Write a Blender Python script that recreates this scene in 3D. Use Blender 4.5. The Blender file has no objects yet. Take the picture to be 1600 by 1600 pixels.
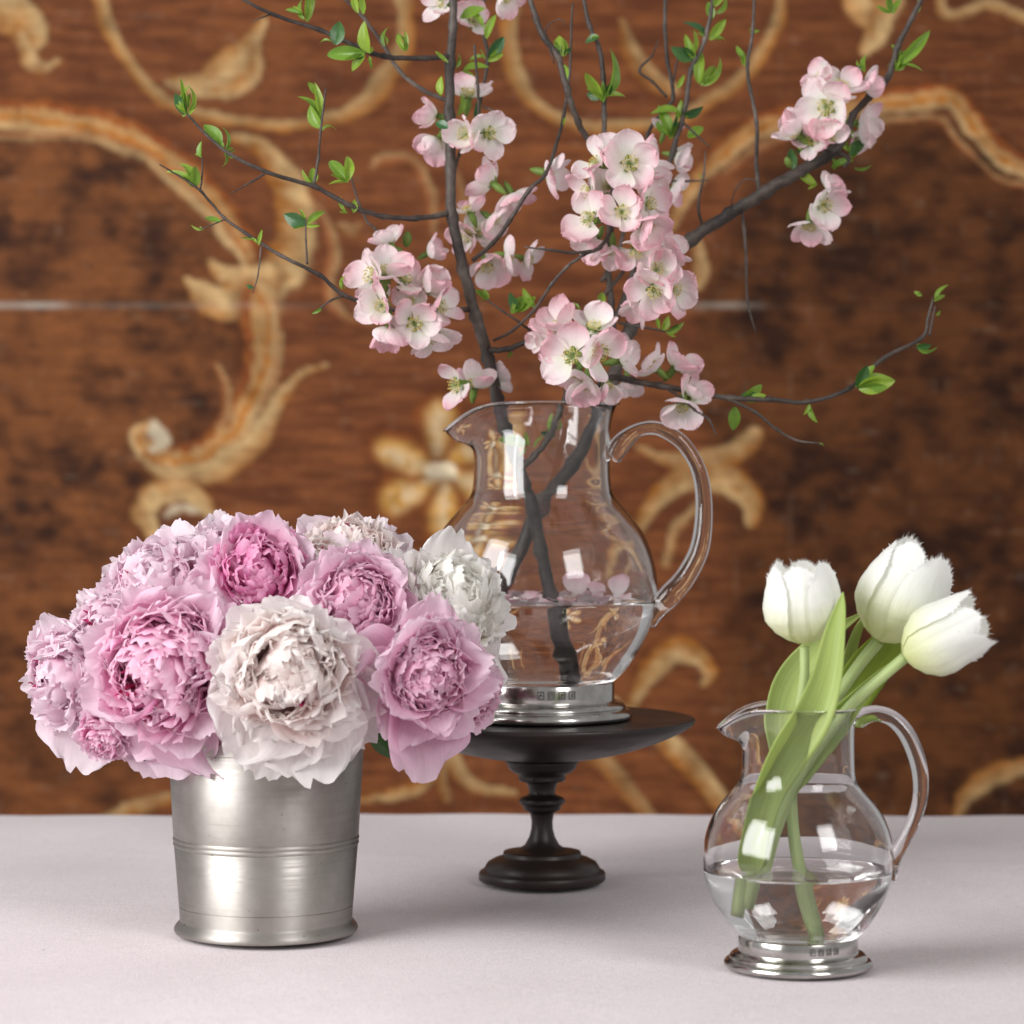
import bpy, math, random
import numpy as np
from mathutils import Vector, Matrix, noise
random.seed(7); RNG = np.random.default_rng(7)
PI = math.pi
scn = bpy.context.scene
COL = scn.collection

# ------------------------------------------------------------------ camera
CAMH = 0.42
cd = bpy.data.cameras.new('camera'); cam = bpy.data.objects.new('camera', cd); COL.objects.link(cam)
cam.location = (0, 0, CAMH); cam.rotation_euler = (PI/2, 0, 0)
cd.sensor_width = 36; cd.lens = 36*4500/1600; cd.shift_y = -100/1600
cd.clip_start = .05; cd.clip_end = 60
cd.dof.use_dof = True; cd.dof.focus_distance = 2.52; cd.dof.aperture_fstop = 5.6; cd.dof.aperture_blades = 9
scn.camera = cam
# ------------------------------------------------------------------ room light
w = bpy.data.worlds.new('World'); scn.world = w; w.use_nodes = True
w.node_tree.nodes['Background'].inputs[0].default_value = (1.0, .985, .98, 1)
w.node_tree.nodes['Background'].inputs[1].default_value = .34
def area(name, loc, target, sx, sy, power, col):
    l = bpy.data.lights.new(name, 'AREA'); l.shape = 'RECTANGLE'; l.size = sx; l.size_y = sy
    l.energy = power; l.color = col
    o = bpy.data.objects.new(name, l); COL.objects.link(o); o.location = loc
    d = Vector(target)-Vector(loc); o.rotation_euler = d.to_track_quat('-Z', 'Y').to_euler()
    return o
# a tall sash window to the left of the table: two casements side by side
for k in range(2):
    area('window_light', (-1.95, .45+k*1.06, 1.30), (-.1, 2.2+k*.5, .25), .96, 1.9, 51, (1.0, .992, .985))
# weaker fill lamp, added high at the front right to brighten that side
area('right_fill_light', (1.9, .0, 1.9), (.2, 2.6, .3), 1.1, 1.6, 46, (1.0, .992, .985))
scn.view_settings.view_transform = 'Standard'; scn.view_settings.look = 'None'
scn.view_settings.exposure = 0.12; scn.view_settings.gamma = 1
scn.cycles.caustics_refractive = True; scn.cycles.caustics_reflective = True
scn.cycles.max_bounces = 20; scn.cycles.transmission_bounces = 20; scn.cycles.transparent_max_bounces = 16
scn.cycles.sample_clamp_indirect = 40; scn.cycles.diffuse_bounces = 5; scn.cycles.glossy_bounces = 8

def P(px, py, D):
    """a point D metres into the room, at the position read off the photograph"""
    return Vector(((px-800)/4500*D, D, CAMH-(py-700)/4500*D))

# ------------------------------------------------------------------ helpers
def tag(o, label=None, cat=None, group=None, kind=None):
    if label: o['label'] = label
    if cat: o['category'] = cat
    if group: o['group'] = group
    if kind: o['kind'] = kind
    return o
def empty(name, loc=(0,0,0), **k):
    o = bpy.data.objects.new(name, None); COL.objects.link(o); o.location = loc
    o.empty_display_size = .02
    return tag(o, **k)
def link(name, me, parent=None, mat=None, mw=None):
    o = bpy.data.objects.new(name, me); COL.objects.link(o)
    if parent is not None:
        o.parent = parent
    if mw is not None:
        if parent is not None: o.matrix_local = world_inv(parent) @ mw
        else: o.matrix_local = mw
    if mat is not None:
        if len(me.materials) == 0: me.materials.append(mat)
    return o
def local_world(o):
    m = o.matrix_local.copy() if o.parent is None else local_world(o.parent) @ o.matrix_local
    return m
def world_inv(o): return local_world(o).inverted()
def mesh(name, vs, fs, uvs=None, smooth=True, mat=None):
    me = bpy.data.meshes.new(name)
    me.from_pydata([tuple(v) for v in vs], [], fs)
    if uvs is not None:
        l = me.uv_layers.new(name='UVMap')
        vi = np.empty(len(me.loops), dtype=np.int32); me.loops.foreach_get('vertex_index', vi)
        l.data.foreach_set('uv', np.asarray(uvs, dtype=np.float32)[vi].ravel())
    if smooth: me.polygons.foreach_set('use_smooth', [True]*len(me.polygons))
    me.update()
    if mat: me.materials.append(mat)
    return me
def catmull(pts, n=8):
    pts = [np.array(p, float) for p in pts]
    if len(pts) < 3:
        return [pts[0]+(pts[1]-pts[0])*i/n for i in range(n+1)]
    out = []
    P_ = [2*pts[0]-pts[1]] + pts + [2*pts[-1]-pts[-2]]
    for i in range(1, len(P_)-2):
        a, b, c, d = P_[i-1:i+3]
        for k in range(n):
            t = k/n
            out.append(.5*((2*b)+(-a+c)*t+(2*a-5*b+4*c-d)*t*t+(-a+3*b-3*c+d)*t**3))
    out.append(pts[-1])
    return out
def tube_data(pts, rad, seg=10, knots=0, seed=0, caps=True, flat=1.0):
    """pts: list of 3D, rad: list or function of t"""
    pts = [Vector(p[:3]) for p in pts]; n = len(pts)
    vs, fs, uv = [], [], []
    rr = random.Random(seed)
    T = [(pts[min(i+1, n-1)]-pts[max(i-1, 0)]).normalized() for i in range(n)]
    ref = Vector((0, 1, 0))
    if abs(T[0].dot(ref)) > .9: ref = Vector((1, 0, 0))
    N = (ref-T[0]*ref.dot(T[0])).normalized(); L = 0
    for i in range(n):
        if i: L += (pts[i]-pts[i-1]).length
        N = (N-T[i]*N.dot(T[i])).normalized(); B = T[i].cross(N)
        r = rad[i] if not callable(rad) else rad(i/(n-1))
        for k in range(seg):
            a = 2*PI*k/seg
            q = 1+(.09*noise.noise(Vector((pts[i].x*90+k*.7, pts[i].z*90, seed)))) if knots else 1
            vs.append(pts[i]+(N*math.cos(a)*flat+B*math.sin(a))*r*q); uv.append((k/seg, L))
    for i in range(n-1):
        for k in range(seg):
            k2 = (k+1) % seg
            fs.append((i*seg+k, i*seg+k2, (i+1)*seg+k2, (i+1)*seg+k))
    if caps:
        fs.append(tuple(range(seg))[::-1]); fs.append(tuple((n-1)*seg+k for k in range(seg)))
    return vs, fs, uv
def tube(name, pts, rad, mat, parent=None, seg=10, knots=0, seed=0, flat=1.0):
    vs, fs, uv = tube_data(pts, rad, seg, knots, seed, flat=flat)
    return link(name, mesh(name, vs, fs, uv, mat=mat), parent)
def lathe_data(prof, seg=96, c=(0, 0, 0)):
    vs, fs = [], []
    ring = []
    for (r, z) in prof:
        if r <= 1e-6:
            ring.append([len(vs)]); vs.append((c[0], c[1], c[2]+z))
        else:
            ring.append(list(range(len(vs), len(vs)+seg)))
            for k in range(seg):
                a = 2*PI*k/seg; vs.append((c[0]+r*math.cos(a), c[1]+r*math.sin(a), c[2]+z))
    for i in range(len(ring)-1):
        A, B = ring[i], ring[i+1]
        if len(A) == 1 and len(B) == 1: continue
        for k in range(seg):
            k2 = (k+1) % seg
            if len(A) == 1: fs.append((A[0], B[k2], B[k]))
            elif len(B) == 1: fs.append((A[k], A[k2], B[0]))
            else: fs.append((A[k], A[k2], B[k2], B[k]))
    return vs, fs
def smoothprof(p, n=5):
    return [tuple(q) for q in catmull(p, n)]
def bez(p, r=.0):
    return p

# ------------------------------------------------------------------ materials
def newmat(name):
    m = bpy.data.materials.new(name); m.use_nodes = True
    nt = m.node_tree; b = nt.nodes['Principled BSDF']
    return m, nt, b
def N_(nt, t, **k):
    n = nt.nodes.new(t)
    for a, v in k.items():
        if a.startswith('i_'):
            n.inputs[a[2:].replace('_', ' ')].default_value = v
        else: setattr(n, a, v)
    return n
def ramp(nt, stops, fac=None, interp='LINEAR'):
    r = nt.nodes.new('ShaderNodeValToRGB'); e = r.color_ramp.elements; r.color_ramp.interpolation = interp
    while len(e) < len(stops): e.new(.5)
    for i, (p, c) in enumerate(stops):
        e[i].position = p; e[i].color = (*c, 1) if len(c) == 3 else c
    if fac is not None: nt.links.new(fac, r.inputs[0])
    return r
def g(v): return (v, v, v)
def mix(nt, fac, a, b, mode='MIX'):
    m = nt.nodes.new('ShaderNodeMix'); m.data_type = 'RGBA'; m.blend_type = mode
    for idx, s in ((0, fac), (6, a), (7, b)):
        if isinstance(s, (int, float)): m.inputs[idx].default_value = s
        elif isinstance(s, tuple): m.inputs[idx].default_value = (*s, 1)
        else: nt.links.new(s, m.inputs[idx])
    return m.outputs[2]
def bump(nt, b, h, strength, dist=.001):
    n = nt.nodes.new('ShaderNodeBump'); n.inputs['Strength'].default_value = strength
    n.inputs['Distance'].default_value = dist
    nt.links.new(h, n.inputs['Height']); nt.links.new(n.outputs[0], b.inputs['Normal'])
    return n
def tex_noise(nt, scale, detail=4, rough=.55, vec=None, dist=0):
    n = nt.nodes.new('ShaderNodeTexNoise'); n.inputs['Scale'].default_value = scale
    n.inputs['Detail'].default_value = detail; n.inputs['Roughness'].default_value = rough
    n.inputs['Distortion'].default_value = dist
    if vec is not None: nt.links.new(vec, n.inputs['Vector'])
    return n.outputs['Fac']
def coord(nt, scale=(1, 1, 1), kind='Object'):
    t = nt.nodes.new('ShaderNodeTexCoord'); m = nt.nodes.new('ShaderNodeMapping')
    m.inputs['Scale'].default_value = scale
    nt.links.new(t.outputs[kind], m.inputs['Vector']); return m.outputs[0]

def petal_mat(name, base, mid, tip, trans=.35, vein=.10, blush=None, rand=.12, rough=.55):
    m, nt, b = newmat(name)
    uv = nt.nodes.new('ShaderNodeUVMap'); sep = nt.nodes.new('ShaderNodeSeparateXYZ'); nt.links.new(uv.outputs[0], sep.inputs[0])
    oi = nt.nodes.new('ShaderNodeObjectInfo')
    # colour from claw to edge, shifted a little per petal
    ad = N_(nt, 'ShaderNodeMath', operation='MULTIPLY_ADD'); nt.links.new(oi.outputs['Random'], ad.inputs[0])
    ad.inputs[1].default_value = rand*2; nt.links.new(sep.outputs[1], ad.inputs[2])
    sb = N_(nt, 'ShaderNodeMath', operation='SUBTRACT'); nt.links.new(ad.outputs[0], sb.inputs[0]); sb.inputs[1].default_value = rand
    r = ramp(nt, [(.06, base), (.56, mid), (.97, tip)], sb.outputs[0])
    col = r.outputs[0]
    mp = nt.nodes.new('ShaderNodeMapping'); mp.inputs['Scale'].default_value = (16, 1.6, 1); nt.links.new(uv.outputs[0], mp.inputs[0])
    vn = tex_noise(nt, 2.2, 3, .6, mp.outputs[0])
    vr = ramp(nt, [(.35, g(1-vein*1.6)), (.65, g(1))], vn)
    col = mix(nt, 1.0, col, vr.outputs[0], 'MULTIPLY')
    if blush:
        bn = tex_noise(nt, 55, 2, .5, coord(nt))
        br = ramp(nt, [(.45, g(0)), (.62, g(1))], bn)
        gt = ramp(nt, [(.35, g(0)), (.8, g(.85))], sep.outputs[1])
        f = mix(nt, 1.0, br.outputs[0], gt.outputs[0], 'MULTIPLY')
        col = mix(nt, f, col, blush)
    nt.links.new(col, b.inputs['Base Color']); b.inputs['Roughness'].default_value = rough
    b.inputs['Specular IOR Level'].default_value = .25
    bump(nt, b, vn, .35, .0006)
    t = nt.nodes.new('ShaderNodeBsdfTranslucent'); nt.links.new(col, t.inputs[0])
    mx = nt.nodes.new('ShaderNodeMixShader'); mx.inputs[0].default_value = trans
    nt.links.new(b.outputs[0], mx.inputs[1]); nt.links.new(t.outputs[0], mx.inputs[2])
    nt.links.new(mx.outputs[0], nt.nodes['Material Output'].inputs[0])
    return m
def leaf_mat(name, a, b_, trans=.35, rough=.38, stripes=30, along=1.5):
    m, nt, b = newmat(name)
    uv = nt.nodes.new('ShaderNodeUVMap'); mp = nt.nodes.new('ShaderNodeMapping'); mp.inputs['Scale'].default_value = (stripes, along, 1)
    nt.links.new(uv.outputs[0], mp.inputs[0])
    vn = tex_noise(nt, 1.3, 3, .6, mp.outputs[0])
    oi = nt.nodes.new('ShaderNodeObjectInfo')
    c1 = mix(nt, oi.outputs['Random'], a, b_)
    vr = ramp(nt, [(.30, g(.82)), (.70, g(1.10))], vn)
    col = mix(nt, 1.0, c1, vr.outputs[0], 'MULTIPLY')
    nt.links.new(col, b.inputs['Base Color']); b.inputs['Roughness'].default_value = rough
    bump(nt, b, vn, .3, .0006)
    t = nt.nodes.new('ShaderNodeBsdfTranslucent'); nt.links.new(col, t.inputs[0])
    mx = nt.nodes.new('ShaderNodeMixShader'); mx.inputs[0].default_value = trans
    nt.links.new(b.outputs[0], mx.inputs[1]); nt.links.new(t.outputs[0], mx.inputs[2])
    nt.links.new(mx.outputs[0], nt.nodes['Material Output'].inputs[0])
    return m

M = {}
m, nt, b = newmat('clear_glass'); M['glass'] = m
b.inputs['Base Color'].default_value = (.995, .995, .995, 1); b.inputs['Roughness'].default_value = 0
b.inputs['IOR'].default_value = 1.47; b.inputs['Transmission Weight'].default_value = 1
hn = tex_noise(nt, 16, 2, .5, coord(nt)); bump(nt, b, hn, .10, .003)
m, nt, b = newmat('water'); M['water'] = m
b.inputs['Base Color'].default_value = (.995, .998, .995, 1); b.inputs['Roughness'].default_value = 0
b.inputs['IOR'].default_value = 1.333; b.inputs['Transmission Weight'].default_value = 1
# pewter
m, nt, b = newmat('brushed_pewter'); M['pewter'] = m
b.inputs['Metallic'].default_value = 1
c = coord(nt, (1, 1, 60)); n1 = tex_noise(nt, 9, 5, .6, c)
n2 = tex_noise(nt, 14, 5, .65, coord(nt)); n3 = tex_noise(nt, 170, 2, .5, coord(nt))
colr = ramp(nt, [(.3, (.36, .342, .312)), (.7, (.54, .52, .487))], n2)
pit = ramp(nt, [(.225, g(.45)), (.275, g(1))], n3)
nt.links.new(mix(nt, 1.0, colr.outputs[0], pit.outputs[0], 'MULTIPLY'), b.inputs['Base Color'])
rr_ = ramp(nt, [(.3, g(.44)), (.7, g(.60))], n1); nt.links.new(rr_.outputs[0], b.inputs['Roughness'])
b.inputs['Anisotropic'].default_value = .80; b.inputs['Anisotropic Rotation'].default_value = .25
tg = nt.nodes.new('ShaderNodeTangent'); tg.direction_type = 'RADIAL'; tg.axis = 'Z'; nt.links.new(tg.outputs[0], b.inputs['Tangent'])
ml = N_(nt, 'ShaderNodeMath', operation='MULTIPLY_ADD'); nt.links.new(n1, ml.inputs[0]); ml.inputs[1].default_value = .3; nt.links.new(pit.outputs[0], ml.inputs[2])
bump(nt, b, ml.outputs[0], .22, .0008)
m, nt, b = newmat('polished_pewter'); M['pewter2'] = m
b.inputs['Metallic'].default_value = 1
n2 = tex_noise(nt, 30, 5, .65, coord(nt))
colr = ramp(nt, [(.3, (.36, .34, .31)), (.7, (.66, .65, .63))], n2); nt.links.new(colr.outputs[0], b.inputs['Base Color'])
b.inputs['Roughness'].default_value = .16; bump(nt, b, n2, .12, .001)
m, nt, b = newmat('tarnish'); M['tarnish'] = m
b.inputs['Base Color'].default_value = (.06, .055, .05, 1); b.inputs['Roughness'].default_value = .5; b.inputs['Metallic'].default_value = .5
# dark turned wood
m, nt, b = newmat('dark_turned_wood'); M['dark'] = m
n1 = tex_noise(nt, 26, 5, .6, coord(nt, (1, 1, 3))); n2 = tex_noise(nt, 9, 4, .6, coord(nt))
colr = ramp(nt, [(.35, (.010, .0075, .007)), (.7, (.034, .021, .016))], n2)
nt.links.new(colr.outputs[0], b.inputs['Base Color'])
rr_ = ramp(nt, [(.3, g(.30)), (.7, g(.48))], n1); nt.links.new(rr_.outputs[0], b.inputs['Roughness'])
bump(nt, b, n1, .25, .0012)
# cloth
m, nt, b = newmat('pink_linen'); M['cloth'] = m
n1 = tex_noise(nt, 3.2, 5, .6, coord(nt)); n2 = tex_noise(nt, 900, 2, .6, coord(nt, (1, .12, 1))); n3 = tex_noise(nt, 900, 2, .6, coord(nt, (.12, 1, 1)))
ad = N_(nt, 'ShaderNodeMath', operation='ADD'); nt.links.new(n2, ad.inputs[0]); nt.links.new(n3, ad.inputs[1])
lint = tex_noise(nt, 95, 1, .4, coord(nt))
c1 = ramp(nt, [(.3, (.545, .47, .485)), (.7, (.635, .558, .575))], n1)
c2 = ramp(nt, [(.75, g(.86)), (1.2, g(1.0))], ad.outputs[0])
hf = N_(nt, 'ShaderNodeMath', operation='MULTIPLY'); nt.links.new(ad.outputs[0], hf.inputs[0]); hf.inputs[1].default_value = .5
c2 = ramp(nt, [(.40, g(.80)), (.58, g(1.0))], hf.outputs[0])
cw = mix(nt, 1.0, c1.outputs[0], c2.outputs[0], 'MULTIPLY')
nt.links.new(mix(nt, 1.0, cw, ramp(nt, [(.165, g(.55)), (.185, g(1))], lint).outputs[0], 'MULTIPLY'), b.inputs['Base Color'])
b.inputs['Roughness'].default_value = .85; b.inputs['Specular IOR Level'].default_value = .15
b.inputs['Sheen Weight'].default_value = .25
bump(nt, b, ad.outputs[0], .5, .0008)
# bark
m, nt, b = newmat('quince_bark'); M['bark'] = m
n1 = tex_noise(nt, 120, 5, .65, coord(nt)); n2 = tex_noise(nt, 22, 3, .6, coord(nt))
colr = ramp(nt, [(.3, (.014, .009, .007)), (.55, (.060, .043, .034)), (.8, (.15, .12, .10))], n2)
nt.links.new(mix(nt, .5, colr.outputs[0], ramp(nt, [(.35, g(.3)), (.65, g(1.3))], n1).outputs[0], 'MULTIPLY'), b.inputs['Base Color'])
b.inputs['Roughness'].default_value = .55; bump(nt, b, n1, .9, .002)
M['sprig'] = leaf_mat('young_quince_leaf', (.30, .44, .05), (.17, .32, .04), .42, .33, 10, 3)
M['darkleaf'] = leaf_mat('dark_leaf', (.03, .10, .035), (.05, .13, .03), .2, .3, 8, 3)
M['calyx'] = leaf_mat('calyx_green', (.19, .28, .05), (.14, .23, .035), .2, .5, 6, 3)
M['tulipleaf'] = leaf_mat('tulip_leaf', (.56, .65, .26), (.48, .60, .18), .48, .42, 26, .7)
M['tulipleaf2'] = leaf_mat('tulip_leaf_yellow', (.36, .46, .06), (.32, .44, .05), .45, .45, 26, .7)
M['tulipstem'] = leaf_mat('tulip_stem', (.52, .64, .28), (.50, .62, .26), .25, .42, 8, 4)
M['peonystem'] = leaf_mat('peony_stem', (.10, .18, .04), (.10, .18, .04), .1, .5)
M['blossom'] = petal_mat('quince_petal', (.84, .84, .70), (.92, .90, .89), (.91, .84, .84), .42, .03, (.86, .42, .50), .08)
M['blossom2'] = petal_mat('quince_petal_pink', (.86, .82, .74), (.90, .78, .80), (.87, .58, .64), .42, .04, (.84, .38, .45), .10)
M['tulip'] = petal_mat('white_tulip_petal', (.74, .78, .40), (.89, .90, .84), (.92, .92, .91), .36, .05, None, .0, .45)
m, nt, b = newmat('pollen_yellow'); M['pollen'] = m
n1 = tex_noise(nt, 400, 2, .5, coord(nt)); nt.links.new(ramp(nt, [(.35, (.42, .27, .04)), (.65, (.70, .58, .16))], n1).outputs[0], b.inputs['Base Color']); b.inputs['Roughness'].default_value = .7
m, nt, b = newmat('filament'); M['filament'] = m
b.inputs['Base Color'].default_value = (.66, .68, .38, 1); b.inputs['Roughness'].default_value = .6

# ------------------------------------------------------------------ tablecloth
TZ = 0.0
nx, ny = 220, 200
vs, fs, uv = [], [], []
X0, X1, Y0, Y1 = -1.15, 1.15, 1.35, 3.33
ys = list(np.linspace(Y0, Y1-.012, ny))
rows = [(y, 0.0, 0) for y in ys]
for a in np.linspace(.2, PI/2, 6): rows.append((Y1-.012+.012*math.sin(a), -.012*(1-math.cos(a)), 1))
for d in np.linspace(.05, .5, 8): rows.append((Y1+.004*math.sin(d*9), -.012-d, 1))
for (y, dz, k) in rows:
    for i in range(nx+1):
        x = X0+(X1-X0)*i/nx
        z = .0034*noise.noise(Vector((x*2.4, y*2.4, 0)))+.0026*noise.noise(Vector((x*7+3, y*3.5, 5)))+.0007*noise.noise(Vector((x*3+y*9, y*16-x*5, 9)))
        for (th, c0, wd, am) in ((.35, 2.36, .010, .0028), (-.22, 2.14, .009, .0024), (1.25, 1.28, .012, .0024), (.1, 2.95, .016, .0028), (-.5, 1.98, .011, .0026)):
            dd = x*math.sin(th)+y*math.cos(th)-c0+.01*noise.noise(Vector((x*3, y*3, th))); z += am*math.exp(-(dd/wd)**2)*max(0, noise.noise(Vector((x*2.2, y*2.2, th*9)))+.35)
        yy = y + (.010*math.sin(x*17+2*noise.noise(Vector((x*3, 0, 1))))*min(1, -dz*6) if k else .003*noise.noise(Vector((x*3, 7, 0)))*max(0, (y-3.2)/.13))
        vs.append((x, yy, TZ+z-.0030+dz)); uv.append((x, y))
for j in range(len(rows)-1):
    for i in range(nx):
        a = j*(nx+1)+i; fs.append((a, a+1, a+nx+2, a+nx+1))
o = link('tablecloth', mesh('tablecloth', vs, fs, uv, mat=M['cloth']))
tag(o, 'pale pink linen tablecloth spread flat under the vases', 'tablecloth')

# ------------------------------------------------------------------ painted wooden wall
WD = 4.6; WS = WD/4500
def smoothstep(a, b, x):
    t = np.clip((x-a)/(b-a), 0, 1); return t*t*(3-2*t)
gx = np.arange(-420, 2021, 5.0); gy_all = {}
def vnoise(X, Y, sc, seed, octv=4):
    r = np.random.default_rng(seed); out = np.zeros_like(X); amp = 1; tot = 0
    for o_ in range(octv):
        G = r.random((256, 256)); x = X*sc*2**o_; y = Y*sc*2**o_
        xi = np.floor(x).astype(int); yi = np.floor(y).astype(int); fx = x-xi; fy = y-yi
        fx = fx*fx*(3-2*fx); fy = fy*fy*(3-2*fy)
        a = G[xi % 256, yi % 256]; b_ = G[(xi+1) % 256, yi % 256]; c_ = G[xi % 256, (yi+1) % 256]; d_ = G[(xi+1) % 256, (yi+1) % 256]
        out += amp*((a*(1-fx)+b_*fx)*(1-fy)+(c_*(1-fx)+d_*fx)*fy); tot += amp; amp *= .55
    return out/tot
OCH = np.array((.47, .17, .028)); CRM = np.array((.56, .37, .17)); PALE = np.array((.70, .58, .40)); RUST = np.array((.27, .070, .018))
DRK = np.array((.05, .022, .012))
# strokes: points (x, y, half width), palette, which side carries the painted highlight, strength
def S(pts, hi=1, pal='band', a=1.0): return dict(p=pts, hi=hi, pal=pal, a=a)
STR = [
 # the big left arch and its scroll
 S([(-300, 215, 22), (-150, 180, 24), (0, 178, 24), (100, 186, 26), (200, 212, 26), (270, 255, 26), (335, 320, 26), (385, 390, 20), (402, 440, 8)], -1),
 S([(-60, 216, 6), (60, 212, 7), (160, 214, 7), (240, 250, 7), (310, 310, 7), (365, 372, 6), (395, 420, 3)], -1, 'line', .8),
 S([(365, 215, 8), (410, 235, 14), (450, 290, 26), (462, 350, 32), (450, 410, 36), (405, 455, 30), (360, 470, 14)], 1, 'leaf', .95),
 S([(290, 440, 6), (320, 462, 22), (360, 478, 26), (400, 470, 20), (430, 440, 10)], 1, 'cream'),
 S([(330, 408, 5), (350, 430, 16), (385, 440, 24), (420, 425, 20)], 1, 'cream', .8),
 S([(403, 470, 30), (410, 520, 28), (405, 575, 27), (385, 635, 26), (350, 685, 24), (305, 712, 22), (262, 716, 22), (232, 700, 21), (222, 678, 17), (236, 664, 10)], 1),
 S([(432, 470, 6), (435, 530, 6), (428, 590, 6), (415, 630, 5)], 1, 'line', .9),
 S([(512, 570, 3), (475, 580, 6), (445, 610, 9), (425, 650, 14), (400, 690, 20), (360, 722, 22), (310, 742, 16), (262, 746, 10), (232, 725, 6)], -1, 'cream', .9),
 S([(240, 668, 12), (252, 690, 13), (240, 700, 8)], 1, 'pale'),
 S([(338, 570, 3), (350, 600, 7), (355, 640, 9), (340, 670, 6)], 1, 'line', .8),
 S([(480, 300, 3), (510, 350, 8), (522, 400, 10), (512, 460, 9), (545, 495, 6), (590, 505, 5)], 1, 'line', .75),
 S([(236, 840, 10), (226, 800, 20), (246, 772, 20), (282, 764, 16), (316, 782, 14), (338, 815, 9)], -1, 'cream'),
 S([(262, 805, 5), (282, 792, 9), (305, 796, 6)], 1, 'pale', .8),
 # thin arc at the top left with its leaf
 S([(145, -60, 12), (155, 0, 12), (180, 60, 12), (215, 115, 11), (262, 158, 10), (330, 182, 9), (420, 196, 9), (500, 190, 11), (560, 166, 15), (606, 118, 18), (632, 60, 14), (630, 0, 12), (610, -50, 10)], 1, 'arc'),
 S([(412, 30, 4), (390, 70, 16), (362, 104, 30), (325, 132, 24), (268, 130, 8)], 1, 'cream'),
 S([(400, 76, 8), (398, 108, 15), (372, 138, 16), (330, 148, 8)], 1, 'leaf', .9),
 S([(-40, 10, 20), (5, 20, 34), (40, 36, 30), (55, 62, 16), (36, 88, 4)], 1, 'leaf'),
 S([(30, 60, 10), (44, 90, 12), (70, 104, 9), (90, 94, 5)], 1, 'cream', .8),
 # centre
 S([(812, -60, 10), (800, 10, 11), (795, 70, 14), (812, 130, 15), (850, 175, 12), (910, 198, 10), (1010, 196, 10), (1100, 165, 10), (1170, 110, 11), (1212, 40, 11), (1220, -50, 9)], 1, 'arc'),
 S([(972, 30, 5), (985, 75, 14), (1015, 120, 18), (1050, 140, 10)], 1, 'leaf', .75),
 S([(582, 262, 5), (594, 248, 10), (622, 244, 8), (652, 262, 6), (672, 310, 9), (676, 360, 6)], 1, 'line', .8),
 S([(716, 270, 6), (722, 330, 12), (715, 400, 8)], 1, 'line', .5),
 S([(530, 348, 6), (548, 362, 10), (560, 352, 4)], 1, 'cream', .5),
 # right arch
 S([(985, 480, 3), (1020, 400, 7), (1062, 320, 12), (1110, 258, 15), (1175, 205, 17), (1260, 178, 19), (1360, 160, 19), (1440, 152, 20), (1494, 158, 18), (1520, 194, 18), (1560, 236, 17), (1620, 268, 16), (1760, 300, 14)], -1),
 S([(1130, 270, 4), (1200, 225, 6), (1300, 196, 6), (1400, 185, 6), (1470, 188, 5), (1500, 225, 5), (1560, 275, 5), (1650, 305, 4)], 1, 'line', .8),
 S([(1086, 372, 6), (1096, 405, 12), (1092, 440, 12), (1078, 446, 6)], 1, 'cream', .7),
 # top right leaf
 S([(1326, -40, 12), (1345, 10, 28), (1372, 40, 24), (1352, 80, 8)], 1, 'cream'),
 S([(1400, -40, 20), (1385, 10, 22), (1370, 50, 8)], 1, 'leaf', .8),
 S([(1470, -10, 5), (1474, 20, 10), (1500, 22, 8), (1545, 8, 10), (1600, 26, 10), (1680, 60, 9)], 1, 'cream', .7),
 # right of the big jug
 S([(985, 880, 4), (1000, 820, 10), (1035, 770, 17), (1085, 742, 22), (1140, 752, 24), (1176, 786, 18), (1172, 812, 10)], -1, 'leaf'),
 S([(1000, 700, 5), (1050, 720, 12), (1110, 722, 18), (1160, 702, 20), (1182, 678, 12)], 1, 'leaf', .7),
 S([(1040, 880, 6), (1060, 820, 10), (1095, 790, 8)], 1, 'cream', .6),
 S([(985, 1110, 6), (1010, 1060, 16), (1050, 1020, 22), (1090, 1024, 16), (1110, 1048, 9), (1098, 1066, 7)], -1, 'leaf'),
 S([(960, 1100, 10), (990, 1130, 16), (1040, 1160, 18), (1090, 1210, 18), (1140, 1270, 16), (1180, 1330, 12)], 1, 'leaf', .85),
 S([(880, 1180, 6), (940, 1190, 12), (985, 1240, 14), (1030, 1300, 12)], 1, 'arc', .6),
 # below the stand
 S([(700, 1150, 8), (712, 1190, 13), (738, 1226, 11), (800, 1238, 6)], 1, 'cream', .8),
 S([(560, 1250, 5), (620, 1240, 9), (660, 1222, 13), (672, 1180, 15), (660, 1130, 8)], -1, 'leaf', .85),
 S([(700, 1175, 8), (690, 1210, 9), (700, 1250, 6)], 1, 'arc', .7),
 S([(140, 1300, 5), (200, 1268, 11), (260, 1250, 11), (320, 1262, 8)], 1, 'leaf', .7),
 S([(1495, 1275, 6), (1510, 1240, 14), (1550, 1212, 16), (1620, 1196, 14), (1720, 1200, 12)], -1, 'arc', .8),
]
FL = (690, 735)       # painted rosette behind the jug
for k, ang in enumerate((92, 30, -25, -88, -148, 160)):
    a = math.radians(ang); u = np.array((math.cos(a), -math.sin(a)))
    p0 = np.array(FL)+u*16; p1 = np.array(FL)+u*52; p2 = np.array(FL)+u*88
    STR.append(S([(p0[0], p0[1], 18), (p1[0], p1[1], 36), (p2[0], p2[1], 37)], 1, 'petal'))
STR.append(S([(FL[0]-10, FL[1], 15), (FL[0]+10, FL[1], 15)], 1, 'pale'))
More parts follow.
